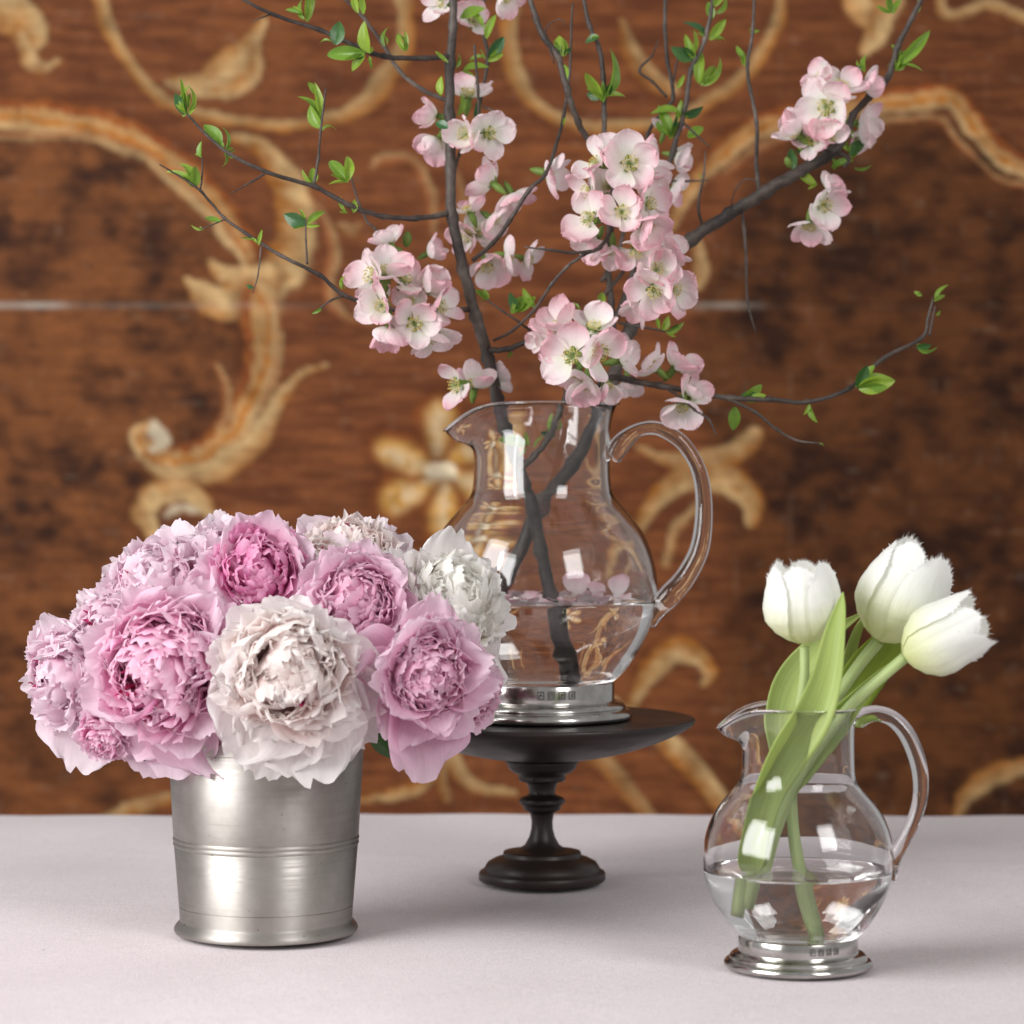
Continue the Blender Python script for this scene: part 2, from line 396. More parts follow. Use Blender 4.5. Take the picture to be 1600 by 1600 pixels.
def paint(X, Y):
    """colour painted on the boards and its coverage, at positions in the pattern"""
    WX = (vnoise(X, Y, 1/38, 3, 3)-.5)*13; WY = (vnoise(X, Y, 1/38, 4, 3)-.5)*13
    wood_d = vnoise(X, Y, 1/60, 11, 5); wood_g = vnoise(X*.22, Y*1.6, 1/14, 12, 4)
    base = np.empty(X.shape+(3,))
    c1 = np.array((.22, .072, .024)); c2 = np.array((.130, .040, .015))
    t = np.clip((wood_g-.35)/.3, 0, 1)[..., None]
    base[:] = c1*t+c2*(1-t)
    # burr-figured fields inside the two arches
    def field(cx, cy, rx, ry, soft=.12):
        d = np.sqrt(((X-cx)/rx)**2+((Y-cy)/ry)**2)+(vnoise(X, Y, 1/70, 21, 2)-.5)*.14
        return 1-smoothstep(1-soft, 1+soft*.4, d)
    fl = np.maximum(field(40, 520, 372, 345), (X < 250)*(Y > 700)*.8*smoothstep(700, 780, Y))
    fr = np.maximum(field(1420, 560, 345, 400), smoothstep(1130, 1230, X+Y*.05)*smoothstep(260, 420, Y))
    cloud = np.clip((wood_d-.30)/.4, 0, 1)[..., None]
    cl2 = np.clip((vnoise(X*.75, Y*1.25, 1/26, 31, 4)-.30)/.38, 0, 1)[..., None]
    cm = np.clip(cloud*.55+cl2*.45+.08, 0, 1)
    cm = np.clip((cm-.5)*1.45+.46, 0, 1); burl = np.array((.026, .010, .0065))*(1-cm)+np.array((.215, .074, .023))*cm
    fl = fl[..., None]; fr = fr[..., None]
    base = base*(1-fl*.88)+burl*fl*.88
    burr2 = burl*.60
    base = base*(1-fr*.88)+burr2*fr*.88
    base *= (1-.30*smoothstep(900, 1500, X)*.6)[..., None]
    cov = np.zeros(X.shape)
    for s in STR:
        pts = np.array(catmull([np.array(p) for p in s['p']], 12))
        hw = pts[:, 2]; q = pts[:, :2]; pad = hw.max()*2+20
        sel = (X > q[:, 0].min()-pad) & (X < q[:, 0].max()+pad) & (Y > q[:, 1].min()-pad) & (Y < q[:, 1].max()+pad)
        if not sel.any(): continue
        xs = (X+WX)[sel]; ys_ = (Y+WY)[sel]
        T = np.gradient(q, axis=0); T /= np.linalg.norm(T, axis=1)[:, None]+1e-9
        d2 = (xs[:, None]-q[None, :, 0])**2+(ys_[:, None]-q[None, :, 1])**2
        i = (np.sqrt(d2)/np.maximum(hw, 3)[None]**.0-hw[None]*.25).argmin(1)
        dx = xs-q[i, 0]; dy = ys_-q[i, 1]; r = np.sqrt(dx*dx+dy*dy)
        sg = (dx*T[i, 1]-dy*T[i, 0]); sgn = np.sign(sg); c = r/hw[i]*sgn*s['hi']
        ac = np.abs(c); al = i/len(q)
        n = vnoise(xs, ys_, 1/16, 41, 3); lon = vnoise(al*40, c*4, 1.0, 42, 2)
        cvr = (1-smoothstep(.72, 1.14, ac+(n-.5)*.45))*s['a']*(.80+.35*lon)
        cvr = np.clip(cvr, 0, .96)
        k = ((c+1)/2+(lon-.5)*.30)[:, None]
        pal = s['pal']
        if pal in ('band',):
            col = np.where(k > .72, CRM*.95+PALE*.05, np.where(k > .52, OCH, np.where(k > .26, CRM*.62+OCH*.3, RUST)))
            m_ = smoothstep(.3, .75, lon)[:, None]*.4; col = col*(1-m_)+OCH*.85*m_
        elif pal == 'arc':
            col = CRM*.78*k+OCH*.75*(1-k)
        elif pal == 'leaf':
            t_ = np.clip(k*1.1+(n[:, None]-.5)*1.2, 0, 1); col = CRM*.95*t_+OCH*.72*(1-t_)
        elif pal == 'cream':
            t_ = np.clip(k+.25+(n[:, None]-.5)*.9, 0, 1); col = CRM*1.08*t_+OCH*.75*(1-t_)
        elif pal == 'pale':
            col = PALE*(.8+.3*k)
        elif pal == 'petal':
            e = smoothstep(.30, .85, ac)[:, None]; t_ = np.clip(1-al[:, None]*.2-e*.8, 0, 1)
            col = (np.array((.50, .26, .06)))*(1-e)+np.array((.20, .055, .014))*e
            hl = np.exp(-((c-.1)/.35)**2)[:, None]*(n[:, None] > .38)*.55; col = col*(1-hl)+PALE*hl
        else:
            col = CRM*.75*k+RUST*1.2*(1-k)
        n2_ = vnoise(xs, ys_, 1/34, 45, 3); col = col*(.55+.90*n2_[:, None])
        sub = base[sel]
        # painted brown outline round each ornament
        if pal in ('band', 'leaf', 'petal', 'cream'):
            oc = c + .12
            out = (1-smoothstep(.95, 1.0+8/hw[i]+.3, np.abs(oc)))*.42*s['a']
            out = out[:, None]*(n[:, None]*.8+.5); out = np.clip(out, 0, .85)
            sub = sub*(1-out)+(RUST*.38)*out
        sub = sub*(1-cvr[:, None])+col*cvr[:, None]
        base[sel] = sub
    # rubs, scratches and small losses
    scr = vnoise(X*.25, Y*2.2, 1/9, 51, 3); f = smoothstep(.74, .86, scr)[..., None]*.14
    base = base*(1-f)+np.array((.45, .34, .24))*f
    vs_ = vnoise(X*2.4, Y*.2, 1/12, 52, 3); f = smoothstep(.76, .88, vs_)[..., None]*.08
    base = base*(1-f)+np.array((.42, .32, .24))*f
    # whitish filler left in the joint at y = 475
    d = np.abs(Y-476); wl = vnoise(X, Y*0, 1/60, 53, 3)
    stren = .80*(1-smoothstep(70, 125, X))+.16*smoothstep(60, 130, X)*(1-smoothstep(300, 640, X))+.42*smoothstep(1040, 1100, X)*(1-smoothstep(1130, 1215, X))+.02
    f = (1-smoothstep(2, 6, d))*stren*(.6+.6*wl); f = np.clip(f, 0, 1)[..., None]
    base = base*(1-f)+np.array((.66, .60, .52))*f
    return np.clip(base, .004, 1)
m, nt, b = newmat('painted_wall_wood'); M['wall'] = m
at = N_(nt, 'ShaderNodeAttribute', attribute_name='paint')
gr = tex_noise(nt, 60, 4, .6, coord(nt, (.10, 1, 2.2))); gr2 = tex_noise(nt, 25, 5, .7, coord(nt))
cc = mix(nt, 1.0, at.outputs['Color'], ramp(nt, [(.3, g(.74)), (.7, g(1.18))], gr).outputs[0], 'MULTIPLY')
cc = mix(nt, 1.0, cc, ramp(nt, [(.3, g(.80)), (.7, g(1.15))], gr2).outputs[0], 'MULTIPLY')
nt.links.new(cc, b.inputs['Base Color']); b.inputs['Roughness'].default_value = .6; b.inputs['Specular IOR Level'].default_value = .10
bump(nt, b, gr, .3, .002)
wall = empty('painted_wall', (0, WD, 0), label='old brown wooden wall painted with cream and ochre scrolls behind the table', cat='wall')
for (ya, yb) in ((-420, 475), (475, 1291), (1291, 1840)):
    n = int((yb-ya)/5)+1; yv = np.linspace(ya, yb, n)
    X, Y = np.meshgrid(gx, yv)
    Cc = paint(X, Y)
    wx = (X-800)*WS; wz = CAMH-(Y-700)*WS
    wy = np.zeros_like(wx); edge = np.minimum(Y-ya, yb-Y); wy += np.where(edge < 3, (3-edge)*.0004, 0)+(vnoise(X, Y, 1/120, 61, 2)-.5)*.002
    nvx = X.shape[1]; nvy = X.shape[0]
    V = np.stack([wx, wy, wz], -1).reshape(-1, 3)
    # back edges give each board its thickness
    idx = np.arange(nvx*nvy).reshape(nvy, nvx)
    F = np.stack([idx[:-1, :-1], idx[1:, :-1], idx[1:, 1:], idx[:-1, 1:]], -1).reshape(-1, 4)
    nb = len(V)
    top = V[idx[0]].copy(); top[:, 1] += .022; bot = V[idx[-1]].copy(); bot[:, 1] += .022
    V = np.concatenate([V, top, bot]); ti = nb+np.arange(nvx); bi = nb+nvx+np.arange(nvx)
    F = np.concatenate([F, np.stack([ti[:-1], idx[0][:-1], idx[0][1:], ti[1:]], -1), np.stack([idx[-1][:-1], bi[:-1], bi[1:], idx[-1][1:]], -1), np.stack([bi[:-1], ti[:-1], ti[1:], bi[1:]], -1)])
    me = bpy.data.meshes.new('board'); me.vertices.add(len(V)); me.vertices.foreach_set('co', V.ravel().astype(np.float32))
    me.loops.add(F.size); me.loops.foreach_set('vertex_index', F.ravel().astype(np.int32))
    me.polygons.add(len(F)); me.polygons.foreach_set('loop_start', np.arange(0, F.size, 4, dtype=np.int32)); me.polygons.foreach_set('loop_total', np.full(len(F), 4, dtype=np.int32))
    me.polygons.foreach_set('use_smooth', np.ones(len(F), dtype=bool)); me.update(calc_edges=True)
    ca = me.color_attributes.new('paint', 'FLOAT_COLOR', 'POINT')
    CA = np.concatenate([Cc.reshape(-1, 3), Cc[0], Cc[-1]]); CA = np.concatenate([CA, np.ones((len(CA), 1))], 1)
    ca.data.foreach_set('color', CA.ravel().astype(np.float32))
    link('board', me, wall, M['wall'])

# ------------------------------------------------------------------ glass jugs
BODY = [(101, 405), (99.5, 408), (97, 405), (93, 396), (89.5, 380), (88, 357), (88.2, 320), (89.3, 302), (93, 287), (109, 268), (130, 241), (143.5, 208), (148.5, 178), (147.5, 150), (142, 125), (129, 96), (110, 66), (94, 50), (80, 47), (40, 47), (0, 47)]
INNER = [(0, 60), (40, 60), (75, 62), (95, 70), (112, 83), (127, 104), (137.5, 128), (142, 150), (143, 177), (138, 205), (125, 236), (105, 262), (89, 281), (84.5, 297), (83, 320), (82.5, 357), (84.5, 382), (89, 399), (94, 405.5)]
FOOT = [(0, 45), (82, 45), (88, 47.5), (92.5, 48), (93.3, 46.5), (93.3, 27), (93, 25), (96, 23.5), (101, 22.5), (105, 20), (107.5, 17), (107.5, 15.2), (106.5, 14.2), (109, 13.4), (112, 12.2), (115, 9.5), (116.5, 6), (116, 3), (114, 1.2), (112, 0), (100, 0), (0, .1)]
def spout(v, s):
    """pull the rim out and down into a pouring lip on the -x side"""
    x, y, z = v; r = math.hypot(x, y)
    if r < 1e-6: return v
    th = math.atan2(y, -x)                      # 0 at the spout
    h = z/s
    f = min(1, max(0, (h-335)/70)); f = f*f*(3-2*f)
    gg = math.exp(-(th/.50)**2)
    gw = math.exp(-(th/.95)**2)
    dr = 26*gg*f**1.3+1.5*gw*f; dz = -35*gg*f**1.1
    # pinch the sides of the channel
    pinch = -5*math.exp(-((abs(th)-.95)/.35)**2)*f
    r2 = r+(dr+pinch)*s
    return (x/r*r2, y/r*r2, z+dz*s)
def make_jug(name, cx, D, scale, ybase, labels, yaw, hall_ang, handle_pts=None):
    s = scale*D/4500                              # metres per profile unit
    base = P(cx, ybase, D)
    root = empty(name, base, label=labels, cat='jug')
    root.rotation_euler = (0, 0, yaw)
    prof = smoothprof(BODY[:18], 4)+BODY[18:]+[(r, z) for r, z in INNER[:2]]+smoothprof(INNER[2:], 4)
    prof = [(max(r, 0)*s, z*s) for r, z in prof]
    # close the rim
    prof2 = prof[1:] if prof[0] == prof[-1] else prof
    prof2 = prof2+[prof2[0]]
    v, f = lathe_data(prof2, 128)
    v = [spout(q, s) for q in v]
    # inner profile listed last; weld the first and the last ring
    nv = 128; nlast = len(v)-nv
    f2 = [tuple((i-nlast) if i >= nlast else i for i in q) for q in f]
    v = v[:nlast]
    me = mesh('glass_body', v, [q[::-1] for q in f2], mat=M['glass'])
    link('glass_body', me, root)
    # handle
    hp = handle_pts or [(89, 376, 12.5), (91, 384, 15), (103, 392, 14), (122, 396, 12.5), (145, 389, 12.5), (166, 368, 13), (181, 336, 13), (189, 303, 12.5), (189, 266, 11.5), (179, 230, 11), (164, 199, 11), (151, 176, 13), (146, 160, 12), (147, 146, 7.5), (150, 135, 3)]
    pts = catmull([(x*s, 0, z*s, w_*s) for x, z, w_ in hp], 6)
    tube('handle', pts, [p[3] for p in pts], M['glass'], root, 20, flat=1.15)
    # pewter foot
    v, f = lathe_data([(r*s, z*s) for r, z in FOOT], 128)
    fo = link('pewter_foot', mesh('pewter_foot', v, [q[::-1] for q in f], mat=M['pewter2']), root)
    for k in range(4):                            # struck hallmarks on the collar
        a = hall_ang+k*.145*1.0
        u = Vector((math.cos(a), math.sin(a), 0)); t = Vector((-math.sin(a), math.cos(a), 0))
        cen = u*93.2*s+Vector((0, 0, 37*s))
        vv, ff = [], []
        def q4(c0, hw_, hh, d):
            i = len(vv)
            for (a1, b1) in ((-1, -1), (1, -1), (1, 1), (-1, 1)):
                vv.append(c0+t*a1*hw_*s+Vector((0, 0, b1*hh*s))); 
            for j in range(4): vv.append(vv[i+j]+u*d*s)
            ff.extend([(i+4, i+5, i+6, i+7), (i, i+1, i+5, i+4), (i+1, i+2, i+6, i+5), (i+2, i+3, i+7, i+6), (i+3, i, i+4, i+7)])
        for (ox, oz, a1, b1) in (((0, 4.6, 4.2, .6), (0, -4.6, 4.2, .6), (-3.8, 0, .6, 4.6), (3.8, 0, .6, 4.6))): q4(cen+t*ox*s+Vector((0, 0, oz*s)), a1, b1, .5)
        sh = [((0, 0, 2.2, .7), (0, 1.6, .7, 2), (-1.6, -2, .6, 1.3)), ((-1.4, 0, .6, 3), (1.4, 0, .6, 3), (0, 2.6, 1.6, .6)), ((0, 0, .8, 3), (0, -2.6, 2.4, .6), (1.5, 1.5, 1.2, .6)), ((-.6, 0, .6, 3.2), (1, 1.8, 1.4, .6), (1.2, -1.2, .6, 1.4))][k]
        for (ox, oz, a1, b1) in sh: q4(cen+t*ox*s+Vector((0, 0, oz*s)), a1, b1, .5)
        link('hallmark', mesh('hallmark', vv, ff, smooth=False, mat=M['tarnish']), fo)
    # water
    lvl = 151.5
    ip = smoothprof(INNER[2:9], 4); ip = [q for q in ip if q[1] < lvl]
    wp = [(0, 60)]+[(40, 60)]+ip
    wp = [(r+(.7 if r > 1 else 0), z-.7) for r, z in wp]
    rl = 141.5
    wp += [(rl+.9, lvl+1.6), (rl-1.6, lvl+.7), (rl-5, lvl), (rl*.7, lvl), (rl*.35, lvl), (0, lvl)]
    v, f = lathe_data([(r*s, z*s) for r, z in wp], 128)
    return root, s, base, lvl, (v, f)
jugS, sS, bS, lS, wS = make_jug('glass_jug', 1247, 2.33, 1.0, 1511, 'small clear glass jug on pewter foot with white tulips, on the cloth at right', -.10, -1.33)
jugB, sB, bB, lB, wB = make_jug('glass_jug', 847, 2.80, 1.21, 1122, 'large clear glass jug on pewter foot with blossom branches, on the dark wooden stand', 0, -1.60,
    [(90, 334, 11), (95, 345, 13), (107, 360, 12), (124, 372, 9), (146, 375, 9), (168, 366, 9.5), (186, 350, 9.5), (203, 318, 10), (209, 274, 11), (204, 222, 12.5), (186, 184, 13.5), (166, 160, 15), (152, 145, 13), (146, 130, 8), (143, 118, 3)])
for (root, wd, lab) in ((jugS, wS, 'clear water at the bottom of the small tulip jug'), (jugB, wB, 'clear water with loose pink petals in the large jug')):
    o = link('water', mesh('water', wd[0], wd[1], mat=M['water'])); o.location = root.location
    # outward normals
    import bmesh
    bm = bmesh.new(); bm.from_mesh(o.data); bmesh.ops.recalc_face_normals(bm, faces=bm.faces); bm.to_mesh(o.data); bm.free()
    tag(o, lab, 'water')
for root in (jugS, jugB):
    for ch in root.children_recursive if hasattr(root, 'children_recursive') else []:
        if ch.name.startswith(('glass_body', 'handle', 'pewter_foot')):
            bm = bmesh.new(); bm.from_mesh(ch.data); bmesh.ops.recalc_face_normals(bm, faces=bm.faces)
            if bm.calc_volume(signed=True) < 0: bmesh.ops.reverse_faces(bm, faces=bm.faces)
            bm.to_mesh(ch.data); bm.free()

# ------------------------------------------------------------------ turned stand
SD = 2.80; s = SD/4500
st = empty('cake_stand', P(847, 1375, SD), label='dark turned wooden pedestal stand under the large glass jug', cat='cake stand')
st.location.z = 0.0
hoff = 0
plate = [(0, 188), (56, 189), (100, 195), (150, 207), (200, 225), (228, 239), (237, 246), (239, 250), (238, 253), (234, 254), (226, 252.6), (200, 252), (100, 251.6), (0, 251.6)]
v, f = lathe_data([(r*s, z*s) for r, z in smoothprof(plate[1:9], 4)[:]], 128)
pp = [(0, 188)]+smoothprof(plate[1:9], 4)+plate[9:]
v, f = lathe_data([(r*s, z*s) for r, z in pp], 128)
link('plate', mesh('plate', v, f, mat=M['dark']), st)
colm = [(0, 190), (57, 189.5), (57.5, 184), (54, 181), (54, 178), (50, 172), (40, 166), (36, 165), (36, 161), (37, 158), (35, 155), (26, 154), (25, 152), (22, 146), (20, 137), (22, 133), (33, 129), (36.5, 124), (34, 119), (29, 117), (30, 113), (27, 109), (21, 107), (18.5, 103), (16.5, 92), (17, 80), (20, 68), (27, 55), (38, 48), (50, 46), (60, 45), (61, 42), (61, 39), (64, 37), (74, 34), (85, 28), (90, 20), (92, 15), (97, 14), (99, 11), (99, 2), (97, 0), (0, 0)]
v, f = lathe_data([(r*s, z*s) for r, z in colm], 96)
link('pedestal', mesh('pedestal', v, f, mat=M['dark']), st)
stz = 252.6*s
for o in list(scn.objects):
    pass
dz = stz-jugB.location.z          # seat the jug exactly on the plate
jugB.location.z = stz
for o in scn.objects:
    if o.name.startswith('water') and abs(o.location.y-2.8) < .01: o.location.z = stz
print('jug lift', dz, 'small', jugS.location.z)
dzS = -jugS.location.z+.0008; jugS.location.z = .0008
for o in scn.objects:
    if o.name.startswith('water') and abs(o.location.y-2.33) < .01: o.location.z = .0008
bS = jugS.location.copy(); bB = jugB.location.copy()

# ------------------------------------------------------------------ pewter bucket
BD = 2.50; s = BD/4500; bc = P(416, 1458, BD); bc.z = .0006
bk = empty('pewter_bucket', bc, label='tall pewter bucket vase with banded grooves holding the peonies', cat='vase')
bp = [(0, 0), (136, 0), (141, 1.2), (143.5, 5), (142.5, 10), (139, 14.5), (135.5, 18), (134.2, 20), (134.4, 22), (135.6, 42.2), (134.6, 43), (135.8, 43.8), (143.0, 134.5), (142.0, 135.5), (144.2, 137.5), (144.8, 139.6), (144.4, 141.7), (142.6, 143.2), (144.6, 144.8), (145.3, 147), (144.8, 149.3), (143.0, 150.6), (144.4, 152), (152.0, 285), (151.0, 286), (152.8, 287.2), (153.6, 303), (153.2, 305), (151.5, 305.6), (149.6, 304), (149, 300), (140, 150), (130, 14), (0, 12)]
v, f = lathe_data([(r*s, z*s) for r, z in bp], 160)
me = mesh('pewter_bucket_wall', v, f, mat=M['pewter'])
bm = bmesh.new(); bm.from_mesh(me); bmesh.ops.recalc_face_normals(bm, faces=bm.faces)
# keep the turned grooves crisp
for e in bm.edges:
    if len(e.link_faces) == 2 and e.calc_face_angle(0) > .9: e.smooth = False
bm.to_mesh(me); bm.free()
link('bucket_body', me, bk)

# ------------------------------------------------------------------ petals
def petal_mesh(name, mat, L=1, W=.5, nu=10, nv=12, claw=.35, tip=.22, cup=.5, bend0=0, bend=.6, ruf=.05, serr=.05, notch=0, seed=0, wide=.62, roll=0.0, rnd=0):
    """a petal along +Y, its inner side +Z. cup bends it across, bend along"""
    r = random.Random(seed); ph = r.random()*10
    vs, fs, uv = [], [], []
    sx = Vector((seed*3.1, 0, 0))
    ncut = {}
    cuts = [r.uniform(-.8, .8) for _ in range(2)] if notch else []
    for j in range(nv+1):
        v = j/nv
        y = z = 0.0; st_ = 24
        for k in range(int(st_*v)+1):
            pass
        for i in range(nu+1):
            u = -1+2*i/nu
            wv = W*(claw+(1-claw)*math.sin(min(1, v/wide)*PI/2)**1.2)*(1-.38*max(0, (v-.72)/.28)**2.2)
            if rnd:
                e = math.sqrt(max(0, 1-((v-.56)/.445)**2)) if v > .56 else 1
                wv = W*(claw+(1-claw)*math.sin(min(1, v/.56)*PI/2)**1.35)*max(.05, e)**.9
            ser = serr*(noise.noise(Vector((u*5.5+seed*7, 1, seed)))+.8*noise.noise(Vector((u*13+seed*5, 3, seed))))
            for c_ in cuts: ser -= notch*math.exp(-((u-c_)/.10)**2)
            Lu = L*(1-tip*abs(u)**2.3+ser*v*v)
            th = bend0+bend*v*.5
            yy = v*Lu
            # arc-length bend
            if abs(bend) > 1e-3:
                a0 = bend0; kk = bend/L
                py = (math.sin(a0+kk*yy)-math.sin(a0))/kk; pz = -(math.cos(a0+kk*yy)-math.cos(a0))/kk
            else:
                py = yy*math.cos(bend0); pz = yy*math.sin(bend0)
            ang = a0+kk*yy if abs(bend) > 1e-3 else bend0
            if cup > 1e-3:
                R_ = W/cup; x = R_*math.sin(u*wv/W*cup); zc = R_*(1-math.cos(u*wv/W*cup))
            else: x = u*wv; zc = 0
            rf = ruf*L*(v**1.7)*(noise.noise(Vector((u*2.6+ph, v*1.7, seed*2)))*1.5+.7*math.sin(u*7+ph)*abs(u)**.6*v+.45*noise.noise(Vector((u*7+ph, v*4, seed))))
            zc += rf
            if roll: zc -= roll*W*abs(u)**3*v
            vs.append(Vector((x, py-math.sin(ang)*zc, pz+math.cos(ang)*zc))); uv.append(((u+1)/2, v))
    for j in range(nv):
        for i in range(nu):
            a = j*(nu+1)+i; fs.append((a, a+1, a+nu+2, a+nu+1))
    return mesh(name, vs, fs, uv, mat=mat)
def frame(d, n):
    """matrix whose Y is d and Z is close to n"""
    d = d.normalized(); n = (n-d*n.dot(d)); 
    if n.length < 1e-6: n = d.orthogonal()
    n.normalize(); x = d.cross(n)
    m = Matrix.Identity(4)
    for i in range(3): m[i][0], m[i][1], m[i][2] = x[i], d[i], n[i]
    return m
def zframe(f, up=Vector((0, 0, 1))):
    """matrix whose Z is f, Y close to up"""
    f = f.normalized(); x = up.cross(f)
    if x.length < 1e-4: x = Vector((1, 0, 0))
    x.normalize(); y = f.cross(x); m = Matrix.Identity(4)
    for i in range(3): m[i][0], m[i][1], m[i][2] = x[i], y[i], f[i]
    return m

PAL = {  # claw, middle, edge
 'pink': ((.62, .04, .24), (.86, .36, .60), (.95, .70, .82)),
 'palepink': ((.78, .20, .40), (.90, .62, .75), (.94, .81, .88)),
 'magenta': ((.48, .01, .17), (.76, .18, .46), (.90, .52, .71)),
 'mauve': ((.60, .07, .27), (.83, .38, .57), (.91, .66, .78)),
 'blush': ((.90, .46, .44), (.95, .78, .75), (.96, .91, .89)),
 'white': ((.96, .84, .62), (.97, .94, .87), (.97, .96, .93)),
 'guardpink': ((.76, .26, .44), (.90, .58, .73), (.94, .76, .86)),
 'guardpale': ((.84, .50, .62), (.92, .73, .82), (.94, .84, .89)),
 'guardmauve': ((.70, .24, .44), (.86, .54, .70), (.92, .73, .83)),
 'guardwhite': ((.92, .82, .76), (.94, .89, .88), (.95, .92, .91)),
 'fleck': ((.45, .01, .10), (.52, .02, .14), (.60, .06, .20)),
}
PM = {k: petal_mat('peony_'+k, *v, trans=.52, vein=.05, rand=.13) for k, v in PAL.items()}
protos = {}
def proto(kind, pal):
    key = (kind, pal)
    if key in protos: return protos[key]
    out = []
    for i in range(7 if kind == 'inner' else 5):
        sd = i+{'inner': 0, 'mid': 20, 'guard': 40, 'fringe': 60}[kind]
        rr = random.Random(sd)
        if kind == 'inner': out.append(petal_mesh('petal', PM[pal], 1, rr.uniform(.48, .70), 16, 12, .30, .12, rr.uniform(.9, 1.4), -.35, rr.uniform(1.5, 2.5), .06, .09, .08, sd, .70))
        elif kind == 'mid': out.append(petal_mesh('petal', PM[pal], 1, rr.uniform(.42, .58), 14, 12, .3, .16, rr.uniform(.7, 1.0), -.35, rr.uniform(.9, 1.5), .09, .10, .10, sd, .7))
        elif kind == 'guard': out.append(petal_mesh('petal', PM[pal], 1, rr.uniform(.50, .64), 18, 14, .3, .22, rr.uniform(.45, .8), -.30, rr.uniform(.4, .95), .075, .06, .06, sd, .68))
        else: out.append(petal_mesh('petal', PM[pal], 1, rr.uniform(.07, .12), 4, 8, .6, .3, .5, -.2, rr.uniform(.3, 1.2), .1, .2, 0, sd, .5))
    protos[key] = out; return out

BS = 2.50/4500
def peony(label, px, py, D, rin, face, pal, gpal, gr=1.45, ng=9, gphi=(78, 98), seed=0, nin=84, nmid=20, bias=None, gap=0, flat=.9, extra=()):
    """a full double bloom: px/py its middle, rin the radius of its dense heart in photo pixels"""
    rin *= 1.12; s = D/4500; R = rin*s; rr = random.Random(seed)
    c = P(px, py, D); fz = Vector(face).normalized()
    root = empty('peony', c, label=label, cat='peony', group='peonies in the pewter bucket')
    W_ = zframe(fz)
    # the centre of the ball lies behind the visible middle
    org = c-fz*R*.55
    Mw = Matrix.Translation(org) @ W_
    inv = Matrix.Translation(-c)
    wi = W_.to_3x3()
    def droop(az, phi):     # petals on the low side hang further out and longer
        d = wi @ Vector((math.sin(phi)*math.cos(az), math.sin(phi)*math.sin(az), math.cos(phi)))
        return max(-.6, min(1, -d.z))
    def put(me, phi, az, ln, n_twist, off, wid=1.0, tilt=0.0, lift=0.0):
        d = Vector((math.sin(phi)*math.cos(az), math.sin(phi)*math.sin(az), math.cos(phi)))
        n = Vector((-math.cos(phi)*math.cos(az), -math.cos(phi)*math.sin(az), math.sin(phi)))
        m = frame(d, n) @ Matrix.Rotation(n_twist, 4, 'Y') @ Matrix.Rotation(tilt, 4, 'X')
        pos = d*off+Vector((0, 0, lift))
        mm = inv @ Mw @ Matrix.Translation(pos) @ m @ Matrix.Diagonal((ln*wid, ln, ln, 1))
        o = bpy.data.objects.new('petal', me); COL.objects.link(o); o.parent = root; o.matrix_local = mm
    # guard petals
    gp = proto('guard', gpal)
    for i in range(ng):
        az = 2*PI*(i+rr.uniform(-.25, .25))/ng; phi = math.radians(rr.uniform(*gphi)); dr = droop(az, phi); phi += .12*dr
        put(gp[rr.randrange(len(gp))], phi, az, R*gr*rr.uniform(.82, 1.06)*(.95+.22*dr), rr.uniform(-.5, .5), R*.12, rr.uniform(.9, 1.1), 0, -R*.10)
    for i in range(max(5, ng-2)):
        az = 2*PI*(i+.5+rr.uniform(-.3, .3))/max(5, ng-2); phi = math.radians(rr.uniform(gphi[0]-14, gphi[0]+2))
        put(gp[rr.randrange(len(gp))], phi, az, R*gr*rr.uniform(.74, .9), rr.uniform(-.3, .3), R*.12, rr.uniform(.85, 1.05))
    for i in range(7):    # collar petals that stand up round the heart, each its own way
        put(gp[rr.randrange(len(gp))], math.radians(rr.uniform(52, 74)), rr.uniform(0, 2*PI), R*rr.uniform(.88, 1.12), rr.uniform(-.8, .8), R*.14, rr.uniform(.7, 1.0), rr.uniform(-.15, .1))
    for (az, phi, ln) in extra:
        put(gp[rr.randrange(len(gp))], math.radians(phi), math.radians(az), R*ln, rr.uniform(-.2, .2), R*.1, 1.05)
    mp = proto('mid', pal)
    for i in range(nmid):
        az = 2*PI*(i*.618+rr.uniform(-.1, .1)); phi = math.radians(48+40*i/nmid+rr.uniform(-6, 6))
        put(mp[rr.randrange(len(mp))], phi, az, R*rr.uniform(.86, 1.04), rr.uniform(-.4, .4), R*.12)
    ip = proto('inner', pal)
    for i in range(nin):
        f = (i+.5)/nin; phi = math.acos(1-f*.93)+rr.uniform(-.08, .08); az = 2.39996*i+rr.uniform(-.25, .25)
        k = 1-.28*math.exp(-(phi/.45)**2)*(1 if gap else .3)
        clump = noise.noise(Vector((math.sin(phi)*math.cos(az)*2.4, math.sin(phi)*math.sin(az)*2.4, math.cos(phi)*2.4+seed)))
        ln = R*(.80*k+.26*clump+rr.uniform(-.07, .07))
        put(ip[rr.randrange(len(ip))], phi, az+clump*.5, ln, (rr.uniform(-.35, .35) if i % 3 else rr.uniform(-1.5, 1.5))+clump*.8, R*.24, rr.uniform(.55, .85)+.32*min(1, phi/1.3), rr.uniform(-.1, .35))
    if pal in ('palepink', 'pink', 'blush'):
        fk = proto('fringe', 'fleck')
        for i in range(8):
            put(fk[rr.randrange(len(fk))], rr.uniform(.1, .8), rr.uniform(0, 2.5)+seed, R*rr.uniform(.60, .74), rr.uniform(-1, 1), R*.2, .7)
    for i in range(12):
        phi = rr.uniform(.3, 1.2); az = rr.uniform(0, 2*PI)
        pf = proto('fringe', pal); put(pf[rr.randrange(len(pf))], phi, az, R*rr.uniform(.7, .9), rr.uniform(-1, 1), R*.2)
    # stem down into the bucket
    a = org-fz*R*.25-c; tgt = Vector((bc.x, bc.y, .10))+Vector(((c.x-bc.x)*.12, (c.y-bc.y)*.15, 0))
